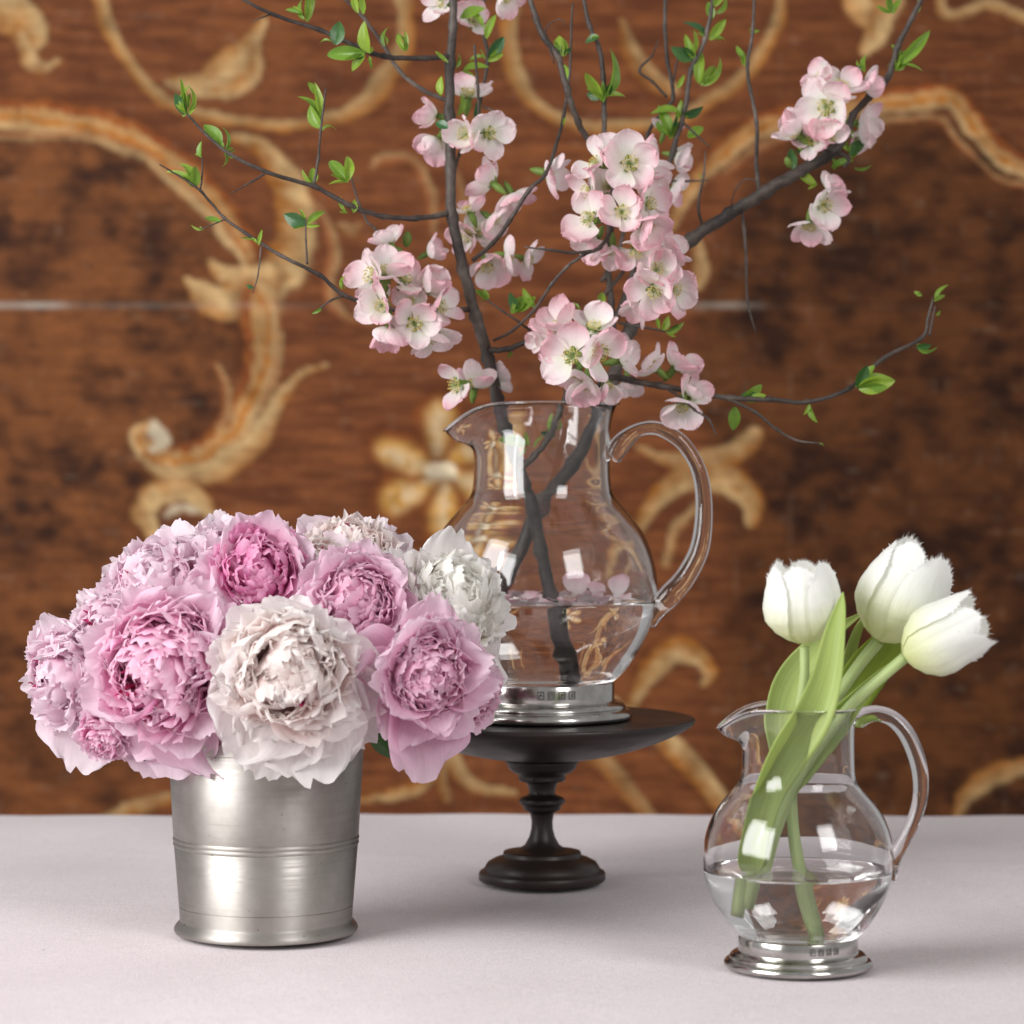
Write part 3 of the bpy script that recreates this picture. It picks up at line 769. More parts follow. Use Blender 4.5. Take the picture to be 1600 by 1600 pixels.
    mouth = Vector((bc.x+(c.x-bc.x)*.30, bc.y+(c.y-bc.y)*.25, .155))
    pts = catmull([tuple(a), tuple((a+mouth-c)/2+Vector((0, 0, .012))), tuple(mouth-c), tuple(tgt-c)], 5)
    tube('stem', pts, lambda t: .0032, M['peonystem'], root, 8)
    return root

if True:
    peony('pale pink peony at the far left edge of the bouquet', 92, 1062, 2.50, 88, (-.75, -.10, 0) and (-.62, -.72, -.10), 'palepink', 'guardpale', 1.25, 8, (75, 95), 1)
    peony('large bright pink peony with frilled heart, front left of the bouquet', 244, 1042, 2.39, 112, (-.22, -.95, .02), 'pink', 'guardpink', 1.28, 10, (78, 100), 2, 110, 24, gap=1, extra=((265, 98, 1.42), (295, 98, 1.42), (235, 98, 1.35)))
    peony('pale pink peony with magenta flecks, at the back left above the bright pink one', 228, 902, 2.50, 94, (-.42, -.62, .60), 'palepink', 'guardpale', 1.3, 8, (72, 92), 3)
    peony('pale pink peony with one tall rounded petal at the top of the bouquet', 338, 856, 2.56, 74, (-.12, -.50, .85), 'palepink', 'guardpale', 1.35, 8, (55, 85), 4, 70, extra=((88, 80, 1.45), (110, 70, 1.3)))
    peony('deep magenta pink peony at the top centre of the bouquet', 402, 888, 2.46, 80, (.0, -.86, .38), 'magenta', 'guardpink', 1.38, 9, (62, 88), 5, 96, gap=1)
    peony('mauve pink peony half open with cupped outer petals, right of the magenta one', 560, 938, 2.43, 78, (.12, -.92, .12), 'mauve', 'guardmauve', 1.45, 9, (52, 78), 6, 92)
    peony('very pale pink peony at the back right of the bouquet', 552, 852, 2.58, 82, (.15, -.52, .82), 'blush', 'guardpale', 1.3, 9, (70, 92), 7)
    peony('creamy white peony at the right side of the bouquet', 712, 932, 2.47, 94, (.50, -.68, .50), 'white', 'guardwhite', 1.38, 9, (72, 98), 8, 90, 28)
    peony('mauve pink peony with wide outer petals, front right under the white one', 672, 1052, 2.38, 80, (.30, -.92, .02), 'mauve', 'guardmauve', 1.52, 9, (62, 95), 9, 100)
    peony('blush white peony hanging over the bucket rim, front centre', 448, 1052, 2.34, 106, (.04, -.98, -.04), 'blush', 'guardwhite', 1.16, 10, (80, 100), 10, 100, 26, extra=((255, 100, 1.55), (285, 100, 1.58), (320, 98, 1.5), (340, 94, 1.35), (238, 96, 1.35)))
    peony('pink peony mostly hidden at the far right behind the mauve one', 752, 1088, 2.46, 50, (.75, -.55, -.25), 'mauve', 'guardmauve', 1.3, 8, (60, 90), 11, 50)
    peony('small pink peony drooping at the lower left of the bouquet', 160, 1160, 2.45, 44, (-.3, -.75, -.6), 'pink', 'guardpink', 1.3, 8, (60, 90), 12, 50, 10)
    peony('pink peony filling the gap low behind the blush one', 330, 1120, 2.48, 60, (-.1, -.7, -.5), 'pink', 'guardpink', 1.4, 8, (70, 95), 13, 40, 10)
    peony('mauve peony low between the blush and the mauve blooms', 578, 1070, 2.50, 60, (.1, -.8, -.2), 'mauve', 'guardmauve', 1.4, 8, (70, 95), 14, 40, 10)
    peony('pale pink peony deep in the gap between the far left and the back left blooms', 165, 978, 2.49, 74, (-.5, -.75, .25), 'palepink', 'guardpale', 1.2, 8, (70, 92), 21, 70)
    peony('pink peony peeping between the bright pink, magenta and blush blooms', 338, 962, 2.47, 58, (-.05, -.85, .3), 'pink', 'guardpink', 1.3, 8, (60, 90), 22, 60, 12)
    peony('small blush peony tucked between the magenta bloom and the pale one at the top right', 488, 868, 2.53, 56, (.1, -.6, .7), 'blush', 'guardpale', 1.3, 8, (70, 92), 23, 60, 12)
    # back of the bouquet, barely seen
    peony('pink peony at the back of the bouquet behind the magenta one', 470, 880, 2.62, 70, (.05, .4, .9), 'pink', 'guardpink', 1.3, 8, (60, 90), 15, 50, 10)
# ------------------------------------------------------------------ small leaves
def leaf_mesh(name, mat, L=1, W=.26, fold=.5, bend=.6, seed=0, tipp=1.6):
    vs, fs, uv = [], [], []; nv, nu = 10, 6
    r = random.Random(seed)
    for j in range(nv+1):
        v = j/nv; wv = W*(math.sin(PI*min(1, v*.93+.04)**.85)**.9)*(1 if v < .97 else .3); a = bend*v
        y = (math.sin(a))/bend*L if abs(bend) > .01 else v*L; z = -(1-math.cos(a))/bend*L if abs(bend) > .01 else 0
        for i in range(nu+1):
            u = -1+2*i/nu; zz = abs(u)*wv*fold+.02*L*noise.noise(Vector((u*2, v*4, seed)))
            vs.append((u*wv*math.cos(fold*.6), y, z+zz)); uv.append(((u+1)/2, v))
    for j in range(nv):
        for i in range(nu):
            a = j*(nu+1)+i; fs.append((a, a+1, a+nu+2, a+nu+1))
    return mesh(name, vs, fs, uv, mat=mat)
LEAFS = [leaf_mesh('leaf', M['sprig'], 1, w_, f_, b_, i) for i, (w_, f_, b_) in enumerate(((.25, .45, .6), (.17, .8, 1.0), (.12, 1.1, 1.7), (.21, .6, -.8), (.15, .9, .4), (.09, 1.2, -1.1)))]
DLEAF = [leaf_mesh('leaf', M['darkleaf'], 1, w_, f_, b_, i) for i, (w_, f_, b_) in enumerate(((.30, .35, .5), (.26, .5, -.6)))]
def put_leaf(parent, px, py, D, ang, ln, kind=None, roll=None, away=None, dark=False):
    """leaf rooted at px,py; ang in the picture (90 = up); ln in photo pixels"""
    r = random.Random(int(px*7+py*13+ang))
    a = math.radians(ang); dep = r.uniform(-.45, .3) if away is None else away
    d = Vector((math.cos(a), dep, math.sin(a))).normalized()
    m = frame(d, Vector((r.uniform(-.6, .6), -1, r.uniform(-.6, .6)))) @ Matrix.Rotation(r.uniform(-.9, .9) if roll is None else roll, 4, 'Y')
    L = ln*D/4500
    me = (DLEAF if dark else LEAFS)[(r.randrange(2) if dark else r.randrange(len(LEAFS))) if kind is None else (kind % 2 if dark else kind)]
    o = bpy.data.objects.new('leaf', me); COL.objects.link(o); o.parent = parent
    o.matrix_local = Matrix.Translation(P(px, py, D)-parent.location) @ m @ Matrix.Diagonal((L, L, L, 1))
    return o
def tuft(parent, px, py, D, ang, n, ln, spread=50):
    r = random.Random(int(px*3+py*5))
    for i in range(n):
        a = ang+(-1+2*(i+.5)/n)*spread+r.uniform(-12, 12)
        put_leaf(parent, px+r.uniform(-2, 2), py+r.uniform(-2, 2), D, a, ln*r.uniform(.6, 1.1), None, None, None, r.random() < .15)

# ------------------------------------------------------------------ quince branches
def branch_part(name, parent, pts, seed=0, seg=9, knots=1):
    """pts: (px, py, D, radius in photo pixels)"""
    q = [tuple(P(p[0], p[1], p[2]))+(p[3]*p[2]/4500,) for p in pts]
    c = catmull(q, 7)
    out, rad = [], []
    r = random.Random(seed)
    for i, p in enumerate(c):
        j = .35*p[3]
        o_ = Vector(p[:3])+Vector((noise.noise(Vector((i*.45, seed, 0))), noise.noise(Vector((i*.45, seed, 5))), noise.noise(Vector((i*.45, seed, 9)))))*j*(0 if i in (0, len(c)-1) else 1)
        out.append(o_-parent.location); bulge = 1+(.28 if i % 7 == 0 and 0 < i < len(c)-1 else 0)+r.uniform(-.05, .05)
        rad.append(p[3]*bulge)
    return tube(name, out, rad, M['bark'], parent, seg, knots, seed)
qa = empty('quince_branch', P(812, 733, 2.80), label='flowering quince branch rising at the left of the large jug, its twigs reaching left', cat='branch', group='flowering branches in the large jug')
qb = empty('quince_branch', P(943, 655, 2.80), label='flowering quince branch leaning right across the large jug, its thick arm reaching right', cat='branch', group='flowering branches in the large jug')
# A
branch_part('main_stem', qa, [(886, 1062, 2.80, 12), (874, 1000, 2.80, 11.5), (860, 930, 2.80, 10.5), (846, 860, 2.80, 10), (832, 800, 2.795, 10), (820, 760, 2.79, 9.5), (806, 715, 2.79, 9.5), (790, 668, 2.79, 9.5), (777, 622, 2.79, 9.5), (763, 560, 2.785, 9), (744, 495, 2.78, 9), (724, 420, 2.775, 8.5), (707, 340, 2.77, 8.3), (704, 260, 2.77, 8), (703, 180, 2.77, 7.8), (703, 100, 2.77, 7.5), (708, 40, 2.77, 6.5), (706, -60, 2.77, 6)], 1, 12)
arms_a = [
 ([(703, 88, 2.77, 4.5), (665, 91, 2.75, 4.2), (600, 88, 2.73, 4), (555, 72, 2.71, 3.8), (500, 47, 2.70, 3.4), (430, 24, 2.69, 2.8), (375, -4, 2.68, 2.5), (330, -40, 2.68, 2)], 11),
 ([(704, 160, 2.78, 3.6), (660, 140, 2.82, 3.4), (625, 112, 2.86, 3.2), (600, 72, 2.88, 3), (568, 28, 2.90, 2.6), (535, -5, 2.92, 2), (500, -40, 2.92, 1.6)], 12),
 ([(702, 334, 2.77, 5), (650, 341, 2.74, 4.4), (598, 338, 2.72, 4.2), (548, 322, 2.70, 4), (492, 292, 2.69, 3.6), (420, 270, 2.67, 3.1), (358, 240, 2.66, 2.7), (322, 210, 2.66, 2.2), (292, 178, 2.66, 1.8)], 13),
 ([(490, 291, 2.69, 2.6), (497, 250, 2.69, 2.2), (501, 205, 2.68, 1.9), (509, 138, 2.68, 1.3)], 14),
 ([(419, 268, 2.67, 2), (395, 283, 2.66, 1.6), (361, 302, 2.65, .7)], 15),
 ([(730, 484, 2.78, 4.6), (690, 486, 2.74, 4), (640, 487, 2.72, 3.7), (590, 478, 2.71, 3.6), (535, 460, 2.70, 3.6), (500, 430, 2.69, 3.2), (440, 400, 2.68, 2.9), (385, 365, 2.67, 2.6), (350, 340, 2.67, 2.4), (315, 300, 2.66, 2), (280, 275, 2.66, 1.6), (249, 257, 2.65, 1)], 16),
 ([(313, 296, 2.66, 1.6), (316, 270, 2.66, 1.3), (316, 246, 2.66, 1)], 17),
 ([(352, 342, 2.67, 1.5), (330, 352, 2.66, 1.1), (312, 358, 2.66, .7)], 18),
 ([(408, 385, 2.67, 1.4), (403, 430, 2.67, 1.1), (395, 458, 2.67, .7)], 19),
 ([(480, 413, 2.68, 1.7), (478, 375, 2.68, 1.4), (478, 340, 2.68, 1)], 20),
 ([(536, 462, 2.70, 2), (516, 470, 2.69, 1.7), (500, 482, 2.69, 1.2)], 21),
 ([(740, 406, 2.78, 4), (770, 380, 2.75, 3.6), (797, 344, 2.73, 3.4), (826, 298, 2.72, 3.2), (852, 272, 2.73, 3), (868, 230, 2.76, 2.8), (881, 180, 2.79, 2.6), (890, 110, 2.80, 2.2), (893, 40, 2.80, 1.8), (895, 5, 2.80, 1.4)], 22),
 ([(706, 290, 2.78, 2.6), (718, 240, 2.80, 2.4), (745, 180, 2.82, 2.4), (762, 94, 2.84, 3), (755, 48, 2.85, 3), (757, -20, 2.85, 2.6)], 23),
 ([(748, 198, 2.76, 2), (747, 140, 2.75, 2.3), (741, 70, 2.74, 2)], 24),
 ([(754, 166, 2.79, 1.6), (785, 180, 2.79, 1.3), (806, 195, 2.79, .9)], 25),
 ([(765, 548, 2.78, 5), (795, 545, 2.77, 4.3), (822, 534, 2.76, 3.8), (850, 522, 2.76, 3), (880, 516, 2.76, 2.5)], 26),
 ([(838, 524, 2.76, 2.2), (812, 504, 2.74, 1.9), (785, 486, 2.73, 1.6), (760, 468, 2.73, 1.2)], 27),
 ([(772, 532, 2.78, 2.2), (800, 517, 2.74, 2.4), (835, 484, 2.72, 2.4), (862, 444, 2.71, 2.6), (885, 418, 2.71, 2.6), (912, 398, 2.70, 2.8), (938, 386, 2.70, 3), (951, 362, 2.70, 3), (948, 335, 2.70, 3.2), (957, 305, 2.70, 3.4), (953, 270, 2.70, 4)], 28),
 ([(928, 392, 2.70, 2.8), (895, 395, 2.69, 2.4), (862, 391, 2.68, 2.1), (820, 386, 2.68, 1.1)], 29),
 ([(811, 734, 2.79, 5.5), (835, 712, 2.77, 5), (858, 682, 2.76, 4.8), (872, 648, 2.76, 5), (888, 610, 2.76, 5), (905, 560, 2.75, 4), (908, 520, 2.74, 3.6), (892, 476, 2.73, 3.4)], 30),
 ([(425, 22, 2.69, 1.3), (408, 28, 2.68, 1), (393, 34, 2.68, .6)], 31),
 ([(575, 350, 2.84, 2), (560, 315, 2.86, 1.8), (548, 275, 2.87, 1.3)], 32),
 ([(640, 470, 2.8, 2), (610, 400, 2.84, 2.2), (588, 360, 2.84, 2), (575, 348, 2.84, 1.8)], 33),
]
for p_, sd in arms_a: branch_part('twig', qa, p_, sd)
# B
branch_part('main_stem', qb, [(765, 985, 2.815, 11), (790, 905, 2.815, 11), (845, 795, 2.825, 11), (895, 725, 2.835, 11), (938, 652, 2.845, 10.5), (958, 590, 2.86, 10), (985, 515, 2.87, 9.5), (1020, 440, 2.87, 9.5), (1080, 374, 2.86, 9.5), (1140, 335, 2.86, 9.5), (1195, 300, 2.85, 9.2), (1250, 268, 2.85, 9), (1300, 238, 2.85, 8), (1322, 210, 2.85, 6.5), (1333, 180, 2.85, 5.6), (1358, 152, 2.85, 5.2), (1388, 120, 2.85, 5), (1402, 75, 2.85, 4.6), (1425, 28, 2.85, 4), (1450, -20, 2.85, 3.4)], 2, 12)
arms_b = [
 ([(1187, 304, 2.85, 3.8), (1182, 262, 2.85, 3.2), (1182, 190, 2.84, 3.2), (1172, 140, 2.84, 2.8), (1168, 100, 2.84, 2.7), (1176, 50, 2.84, 2.5), (1179, -20, 2.84, 2.2)], 41),
 ([(1098, 357, 2.86, 2.5), (1091, 320, 2.85, 2.2), (1100, 272, 2.85, 1.8), (1102, 236, 2.85, 1)], 42),
 ([(1159, 330, 2.86, 2), (1163, 360, 2.85, 2.6), (1166, 410, 2.85, 2.1), (1168, 470, 2.85, 1.8), (1181, 520, 2.85, 1.2)], 43),
 ([(1287, 255, 2.84, 3.5), (1310, 240, 2.83, 3.2), (1326, 250, 2.83, 2.8), (1318, 262, 2.83, 2.2)], 44),
 ([(1300, 238, 2.84, 2.6), (1280, 232, 2.83, 2), (1256, 236, 2.83, 1.6)], 45),
 # low arm reaching right
 ([(945, 642, 2.80, 5.5), (936, 605, 2.78, 5), (955, 590, 2.77, 5), (985, 594, 2.77, 5.2), (1030, 603, 2.76, 5), (1085, 612, 2.76, 4.8), (1140, 622, 2.76, 4.4), (1200, 624, 2.76, 4), (1260, 628, 2.77, 3.6), (1325, 608, 2.78, 3.4), (1380, 560, 2.79, 3.2), (1440, 528, 2.80, 3), (1450, 498, 2.80, 2.6), (1458, 465, 2.80, 1.4)], 46),
 ([(1452, 525, 2.80, 2), (1457, 500, 2.80, 1.7), (1461, 478, 2.80, 1)], 47),
 ([(1140, 624, 2.76, 2.6), (1180, 644, 2.76, 2.4), (1215, 672, 2.76, 2.2), (1245, 688, 2.76, 1.8), (1282, 693, 2.76, 1)], 48),
 ([(1040, 606, 2.76, 2.4), (1062, 620, 2.74, 2.2), (1085, 640, 2.73, 2), (1108, 656, 2.73, 1.8), (1120, 682, 2.73, .8)], 49),
 # upright arms
 ([(968, 590, 2.86, 5), (960, 530, 2.87, 5), (955, 470, 2.88, 5), (950, 410, 2.88, 5), (958, 330, 2.84, 5), (975, 262, 2.80, 5), (952, 240, 2.78, 5), (925, 225, 2.77, 5), (903, 190, 2.76, 5), (886, 140, 2.75, 5), (872, 90, 2.75, 5), (850, 58, 2.75, 4.8), (838, 30, 2.75, 4.6), (822, -20, 2.75, 4.2)], 50),
 ([(950, 300, 2.80, 4.2), (945, 231, 2.78, 4.2), (944, 180, 2.78, 4), (943, 120, 2.78, 3.8), (936, 75, 2.78, 3.6), (921, 40, 2.78, 3.4), (910, -10, 2.78, 3)], 51),
 ([(962, 500, 2.86, 5), (985, 440, 2.87, 5), (1000, 380, 2.87, 4.8), (1030, 310, 2.86, 4.6), (1052, 235, 2.85, 4.4), (1070, 170, 2.85, 4.2), (1080, 110, 2.85, 4), (1102, 60, 2.85, 3.6), (1116, -10, 2.85, 3)], 52),
 ([(1020, 260, 2.88, 3), (1012, 210, 2.89, 3), (1040, 170, 2.90, 3), (1052, 150, 2.90, 3), (1043, 95, 2.90, 3), (1039, 40, 2.90, 3), (1040, -20, 2.90, 2.6)], 53),
 ([(1042, 152, 2.90, 2.2), (1020, 128, 2.90, 2.2), (999, 110, 2.90, 2.2), (1018, 88, 2.90, 1.4), (1029, 62, 2.90, .7)], 54),
 ([(1050, 140, 2.9, 1.6), (1056, 105, 2.9, 1.6), (1064, 72, 2.9, 1)], 55),
 ([(1066, 190, 2.85, 2), (1085, 208, 2.84, 1.6), (1110, 231, 2.84, .9)], 56),
 ([(1042, 283, 2.86, 2.2), (1080, 283, 2.85, 1.6), (1108, 281, 2.85, .8)], 57),
 ([(968, 505, 2.86, 2.4), (1000, 510, 2.84, 2), (1040, 518, 2.84, 1.4)], 58),
 ([(940, 440, 2.88, 3.6), (965, 395, 2.89, 3.2), (975, 360, 2.89, 3)], 59),
 ([(930, 480, 2.88, 3.6), (952, 452, 2.88, 3), (985, 410, 2.89, 3)], 60),
 ([(866, 100, 2.75, 1), (852, 48, 2.74, 1), (875, 30, 2.73, .8), (884, 42, 2.73, .6)], 61),
]
for p_, sd in arms_b: branch_part('twig', qb, p_, sd)
# dry curl on the right arm
branch_part('twig', qb, [(1183, 282, 2.84, 1.2), (1165, 280, 2.84, 1), (1150, 295, 2.83, .9), (1143, 318, 2.84, .8), (1144, 330, 2.85, .8)], 62)

# leaves (root x, y, picture angle, length, optional kind)
LA = [(345, 225, 125, 46, 0), (352, 232, 62, 42, None), (347, 236, 95, 26, 1), (352, 235, -45, 36, 2), (350, 236, -65, 34, 2), (292, 178, 115, 62, 2), (292, 178, 95, 60, 5), (295, 172, 60, 50, 2), (290, 176, 140, 20, 4),
      (500, 200, 120, 44, 0), (500, 180, 95, 52, 4), (501, 190, 110, 62, 1), (503, 205, 50, 34, 2), (501, 150, 125, 30, 3),
      (488, 288, 130, 30, 4), (488, 288, 85, 32, 0), (543, 284, 128, 62, 1), (541, 284, 80, 56, 1), (543, 286, 175, 30, 4),
      (300, 292, 130, 52, 1), (305, 292, 88, 44, 3), (303, 292, 105, 62, 1), (314, 246, 100, 26, 0), (345, 345, 180, 26, 3), (318, 358, 170, 22, 4),
      (478, 350, 160, 40, 2), (480, 350, 45, 40, 1), (477, 346, 110, 22, 4), (404, 383, 80, 26, 4), (398, 374, 165, 24, 5), (535, 452, 100, 34, 2), (502, 482, 215, 18, 1), (396, 450, 160, 12, 4), (541, 330, 130, 36, 2), (552, 332, 80, 22, 0),
      (476, 30, 118, 40, 1), (478, 28, 75, 40, 1), (474, 22, 160, 34, 4), (478, 34, 100, 66, 3), (520, 68, 105, 44, 2), (524, 70, 80, 40, 4), (576, 82, 108, 50, 0), (570, 84, 178, 76, 1), (565, 84, 200, 40, 5), (570, 86, 222, 34, None), (575, 92, -60, 22, 2),
      (602, 72, 105, 34, 1), (635, 80, 128, 48, 2), (634, 80, 92, 34, 1), (560, 20, 110, 40, 1), (568, 22, 80, 36, 3), (700, 98, 160, 30, 3),
      (712, 105, 55, 26, 1), (725, 110, 20, 40, 0), (735, 95, 30, 32, 1), (722, 28, 30, 40, 0), (760, 60, 75, 44, 1), (754, 40, 120, 34, 1), (765, 90, 60, 40, 1), (762, 95, 35, 30, 3), (700, 200, 150, 26, 0), (715, 180, 65, 40, 1), (740, 196, 95, 46, 1), (690, 148, 100, 30, 0),
      (836, 480, 130, 40, 1), (808, 488, 100, 34, 3), (800, 490, 55, 44, 0), (806, 488, 30, 40, 3), (762, 470, 130, 30, 0), (795, 545, -80, 28, 2), (762, 468, 100, 20, 1),
      (866, 680, 110, 36, 0), (870, 672, 60, 24, 1), (870, 674, 160, 22, 3), (822, 696, 160, 44, 0), (826, 697, 105, 26, 1), (824, 700, 200, 24, 3), (835, 700, 60, 26, 4)]
_r = random.Random(77)
def extra_leaves(L_):
    out = []
    for (x, y, a, l, k) in L_:
        if _r.random() < .6: out.append((x+_r.uniform(-4, 4), y+_r.uniform(-4, 4), a+_r.uniform(-60, 60), l*_r.uniform(.35, .7), _r.choice((1, 2, 4, 5))))
    return L_+out
for (x, y, a, l, k) in extra_leaves(LA):
    D = 2.78 if x > 700 else (2.70 if x > 450 else 2.665)
    if y > 650 and x > 790: D = 2.765
    put_leaf(qa, x, y, D, a, l, k, dark=(int(x+y) % 9 == 0))
LB = [(880, 88, 105, 40, 0), (880, 88, 70, 40, 2), (876, 85, 130, 26, 3), (936, 58, 190, 26, 0), (940, 155, 108, 56, 3), (944, 150, 58, 78, 1), (940, 152, 165, 28, 0), (946, 152, 20, 34, 1), (942, 160, 90, 34, 4),
      (1085, 92, 115, 44, 1), (1086, 90, 165, 42, 2), (1082, 85, 80, 40, 4), (1104, 58, 135, 46, 0), (1108, 62, 60, 42, 3), (1115, 62, 20, 26, 1), (1092, 130, 90, 56, 1), (1094, 132, 45, 46, 0), (1098, 132, 30, 64, 2), (1118, 20, 40, 44, 1), (1116, 10, 70, 40, 3), (1112, 30, 100, 30, 0),
      (1060, 175, 170, 44, 0), (1066, 180, 10, 36, 0), (1050, 215, 110, 60, 1), (1046, 218, 90, 50, 2), (1052, 214, 70, 34, 1), (1058, 190, 60, 36, 3), (1075, 215, 40, 36, 0), (1045, 210, 140, 56, 2),
      (1163, 100, 100, 40, 2), (1165, 92, 130, 30, 1), (1172, 52, 20, 18, 1), (1058, 138, 60, 26, 1), (885, 125, 100, 40, 1), (880, 195, 80, 24, 2),
      (1399, 110, 52, 66, 1), (1400, 108, 80, 50, 2), (1404, 100, 45, 74, 4), (1405, 98, 10, 42, 5), (1398, 82, 100, 20, 1), (1352, 112, 100, 40, 1), (1350, 108, 150, 28, 2), (1395, 22, 70, 34, 1), (1392, 20, 120, 36, 3), (1430, 20, 60, 30, 1),
      (1330, 245, 60, 40, 0), (1335, 262, -10, 28, 0), (1300, 262, 30, 40, 1), (1240, 265, 95, 34, 3), (1325, 235, 120, 30, 1), (1256, 236, 150, 22, 2), (1275, 290, 150, 40, 3),
      (1040, 518, 10, 34, 1), (1035, 516, 60, 26, 0), (1030, 514, 100, 22, 4), (1045, 516, 45, 20, 1),
      (1160, 622, 25, 44, 0), (1165, 626, 0, 40, 3), (1148, 636, -92, 40, 0), (1266, 632, -85, 32, 0), (1264, 632, -110, 20, 1), (1338, 606, 35, 66, 1), (1342, 606, 10, 58, 0), (1344, 608, 20, 50, 3), (1352, 590, 60, 26, 0), (1435, 545, -20, 32, 1), (1432, 542, 0, 24, 2), (1463, 470, 75, 34, 1), (1462, 492, 30, 12, 0), (1440, 462, 150, 14, 0), (1278, 693, 0, 12, 1), (1095, 280, 100, 12, 1), (985, 470, 60, 30, 1), (935, 480, 70, 30, 0), (905, 485, 110, 20, 2)]
for (x, y, a, l, k) in extra_leaves(LB):
    put_leaf(qb, x, y, 2.85 if x > 1000 and y < 520 else 2.77, a, l, k, dark=(int(x+y) % 7 == 0))

# ------------------------------------------------------------------ quince blossoms
QP = [petal_mesh('petal', M['blossom'], 1, w_*1.06, 12, 12, .14, .0, c_*.75, -.30, b_*.95, r_, .03, 0, 100+i, .62, rnd=1) for i, (w_, c_, b_, r_, n_) in enumerate(((.52, .7, 1.0, .05, 0), (.56, .8, 1.2, .06, .05), (.48, .6, .8, .07, 0), (.54, .9, 1.4, .05, .04)))]
QP2 = [petal_mesh('petal', M['blossom2'], 1, w_*1.06, 12, 12, .14, .0, c_*.75, -.30, b_*.95, r_, .03, 0, 110+i, .62, rnd=1) for i, (w_, c_, b_, r_, n_) in enumerate(((.52, .7, 1.0, .05, 0), (.56, .8, 1.2, .06, .05), (.50, .9, 1.5, .05, 0)))]
def merge(parts):
    vs, fs = [], []
    for v, f in parts:
        k = len(vs); vs += list(v); fs += [tuple(i+k for i in q) for q in f]
    return vs, fs
def stamen_mesh(seed):
    r = random.Random(seed); fil, ant = [], []
    for i in range(26):
        a = i*2.4; t = math.radians(8+34*math.sqrt((i+.5)/26)); L = r.uniform(.26, .38)
        d = Vector((math.sin(t)*math.cos(a), math.sin(t)*math.sin(a), math.cos(t))); p0 = Vector((math.cos(a), math.sin(a), 0))*.05
        v, f, _ = tube_data([p0, p0+d*L*.5, p0+d*L], lambda t_: .009, 4); fil.append((v, f))
        c = p0+d*L; rr = .032
        vv = [c+Vector(x)*rr for x in ((1, 0, 0), (-1, 0, 0), (0, 1, 0), (0, -1, 0), (0, 0, 1.3), (0, 0, -1.3))]
        ant.append((vv, [(0, 2, 4), (2, 1, 4), (1, 3, 4), (3, 0, 4), (2, 0, 5), (1, 2, 5), (3, 1, 5), (0, 3, 5)]))
    v1, f1 = merge(fil); v2, f2 = merge(ant)
    me = mesh('stamens', v1+v2, f1+[tuple(i+len(v1) for i in q) for q in f2])
    me.materials.append(M['filament']); me.materials.append(M['pollen'])
    for i, p in enumerate(me.polygons): p.material_index = 0 if i < len(f1) else 1
    return me
STM = [stamen_mesh(i) for i in range(2)]
cv, cf = lathe_data([(0, -.62), (.05, -.60), (.085, -.5), (.13, -.36), (.15, -.22), (.13, -.10), (.16, 0), (.10, .03), (0, .03)], 12)
for k in range(5):   # sepals
    a = 2*PI*k/5; i = len(cv)
    u = Vector((math.cos(a), math.sin(a), 0)); t = Vector((-math.sin(a), math.cos(a), 0))
    for (r_, w_, z_) in ((.13, .10, -.02), (.22, .09, .04), (.30, .03, .12)):
        cv += [tuple(u*r_-t*w_+Vector((0, 0, z_))), tuple(u*r_+t*w_+Vector((0, 0, z_)))]
    cf += [(i, i+1, i+3, i+2), (i+2, i+3, i+5, i+4)]
CALYX = mesh('calyx', cv, cf, [(.5, .5)]*len(cv), mat=M['calyx'])
def blossom(parent, px, py, D, rpx, face, opening=62, pink=0.3):
    r = random.Random(int(px*11+py*3)); L = rpx*D/4500*r.uniform(.84, 1.04); opening += r.choice((-16, -6, 0, 4, 8))
    o0 = bpy.data.objects.new('blossom', None); COL.objects.link(o0); o0.empty_display_size = .01; o0.parent = parent
    f = Vector((face[0], -face[2], face[1])).normalized()
    c = P(px, py, D)
    o0.matrix_local = Matrix.Translation(c-parent.location-f*L*.3) @ zframe(f) @ Matrix.Rotation(r.uniform(0, 6), 4, 'Z')
    def add(name, me, m):
        o = bpy.data.objects.new(name, me); COL.objects.link(o); o.parent = o0; o.matrix_local = m
    for k in range(5):
        if r.random() < .05: continue
        az = 2*PI*k/5+r.uniform(-.22, .22); phi = math.radians(opening+9+r.uniform(-14, 14))
        d = Vector((math.sin(phi)*math.cos(az), math.sin(phi)*math.sin(az), math.cos(phi))); n = Vector((-math.cos(phi)*math.cos(az), -math.cos(phi)*math.sin(az), math.sin(phi)))
        me = QP2[r.randrange(3)] if r.random() < pink+.14 else QP[r.randrange(4)]
        l_ = L*r.uniform(.94, 1.14)
        add('petal', me, Matrix.Translation(d*L*.08) @ frame(d, n) @ Matrix.Rotation(r.uniform(-.5, .5), 4, 'Y') @ Matrix.Diagonal((l_*r.uniform(.78, .98), l_, l_, 1)))
    add('stamens', STM[r.randrange(2)], Matrix.Diagonal((L, L, L, 1)))
    add('calyx', CALYX, Matrix.Diagonal((L, L, L, 1)))
def bud(parent, px, py, D, rpx, face, pink=False):
    f = Vector((face[0], -face[2], face[1])).normalized(); L = rpx*D/4500
    v, f_ = lathe_data([(0, -.9), (.2, -.85), (.45, -.5), (.55, 0), (.45, .5), (.2, .85), (0, .95)], 12)
    me = mesh('bud', v, f_, [(.5, .6)]*len(v), mat=M['blossom2'] if pink else M['calyx'])
    o = bpy.data.objects.new('bud', me); COL.objects.link(o); o.parent = parent
    o.matrix_local = Matrix.Translation(P(px, py, D)-parent.location) @ zframe(f) @ Matrix.Diagonal((L, L, L, 1))
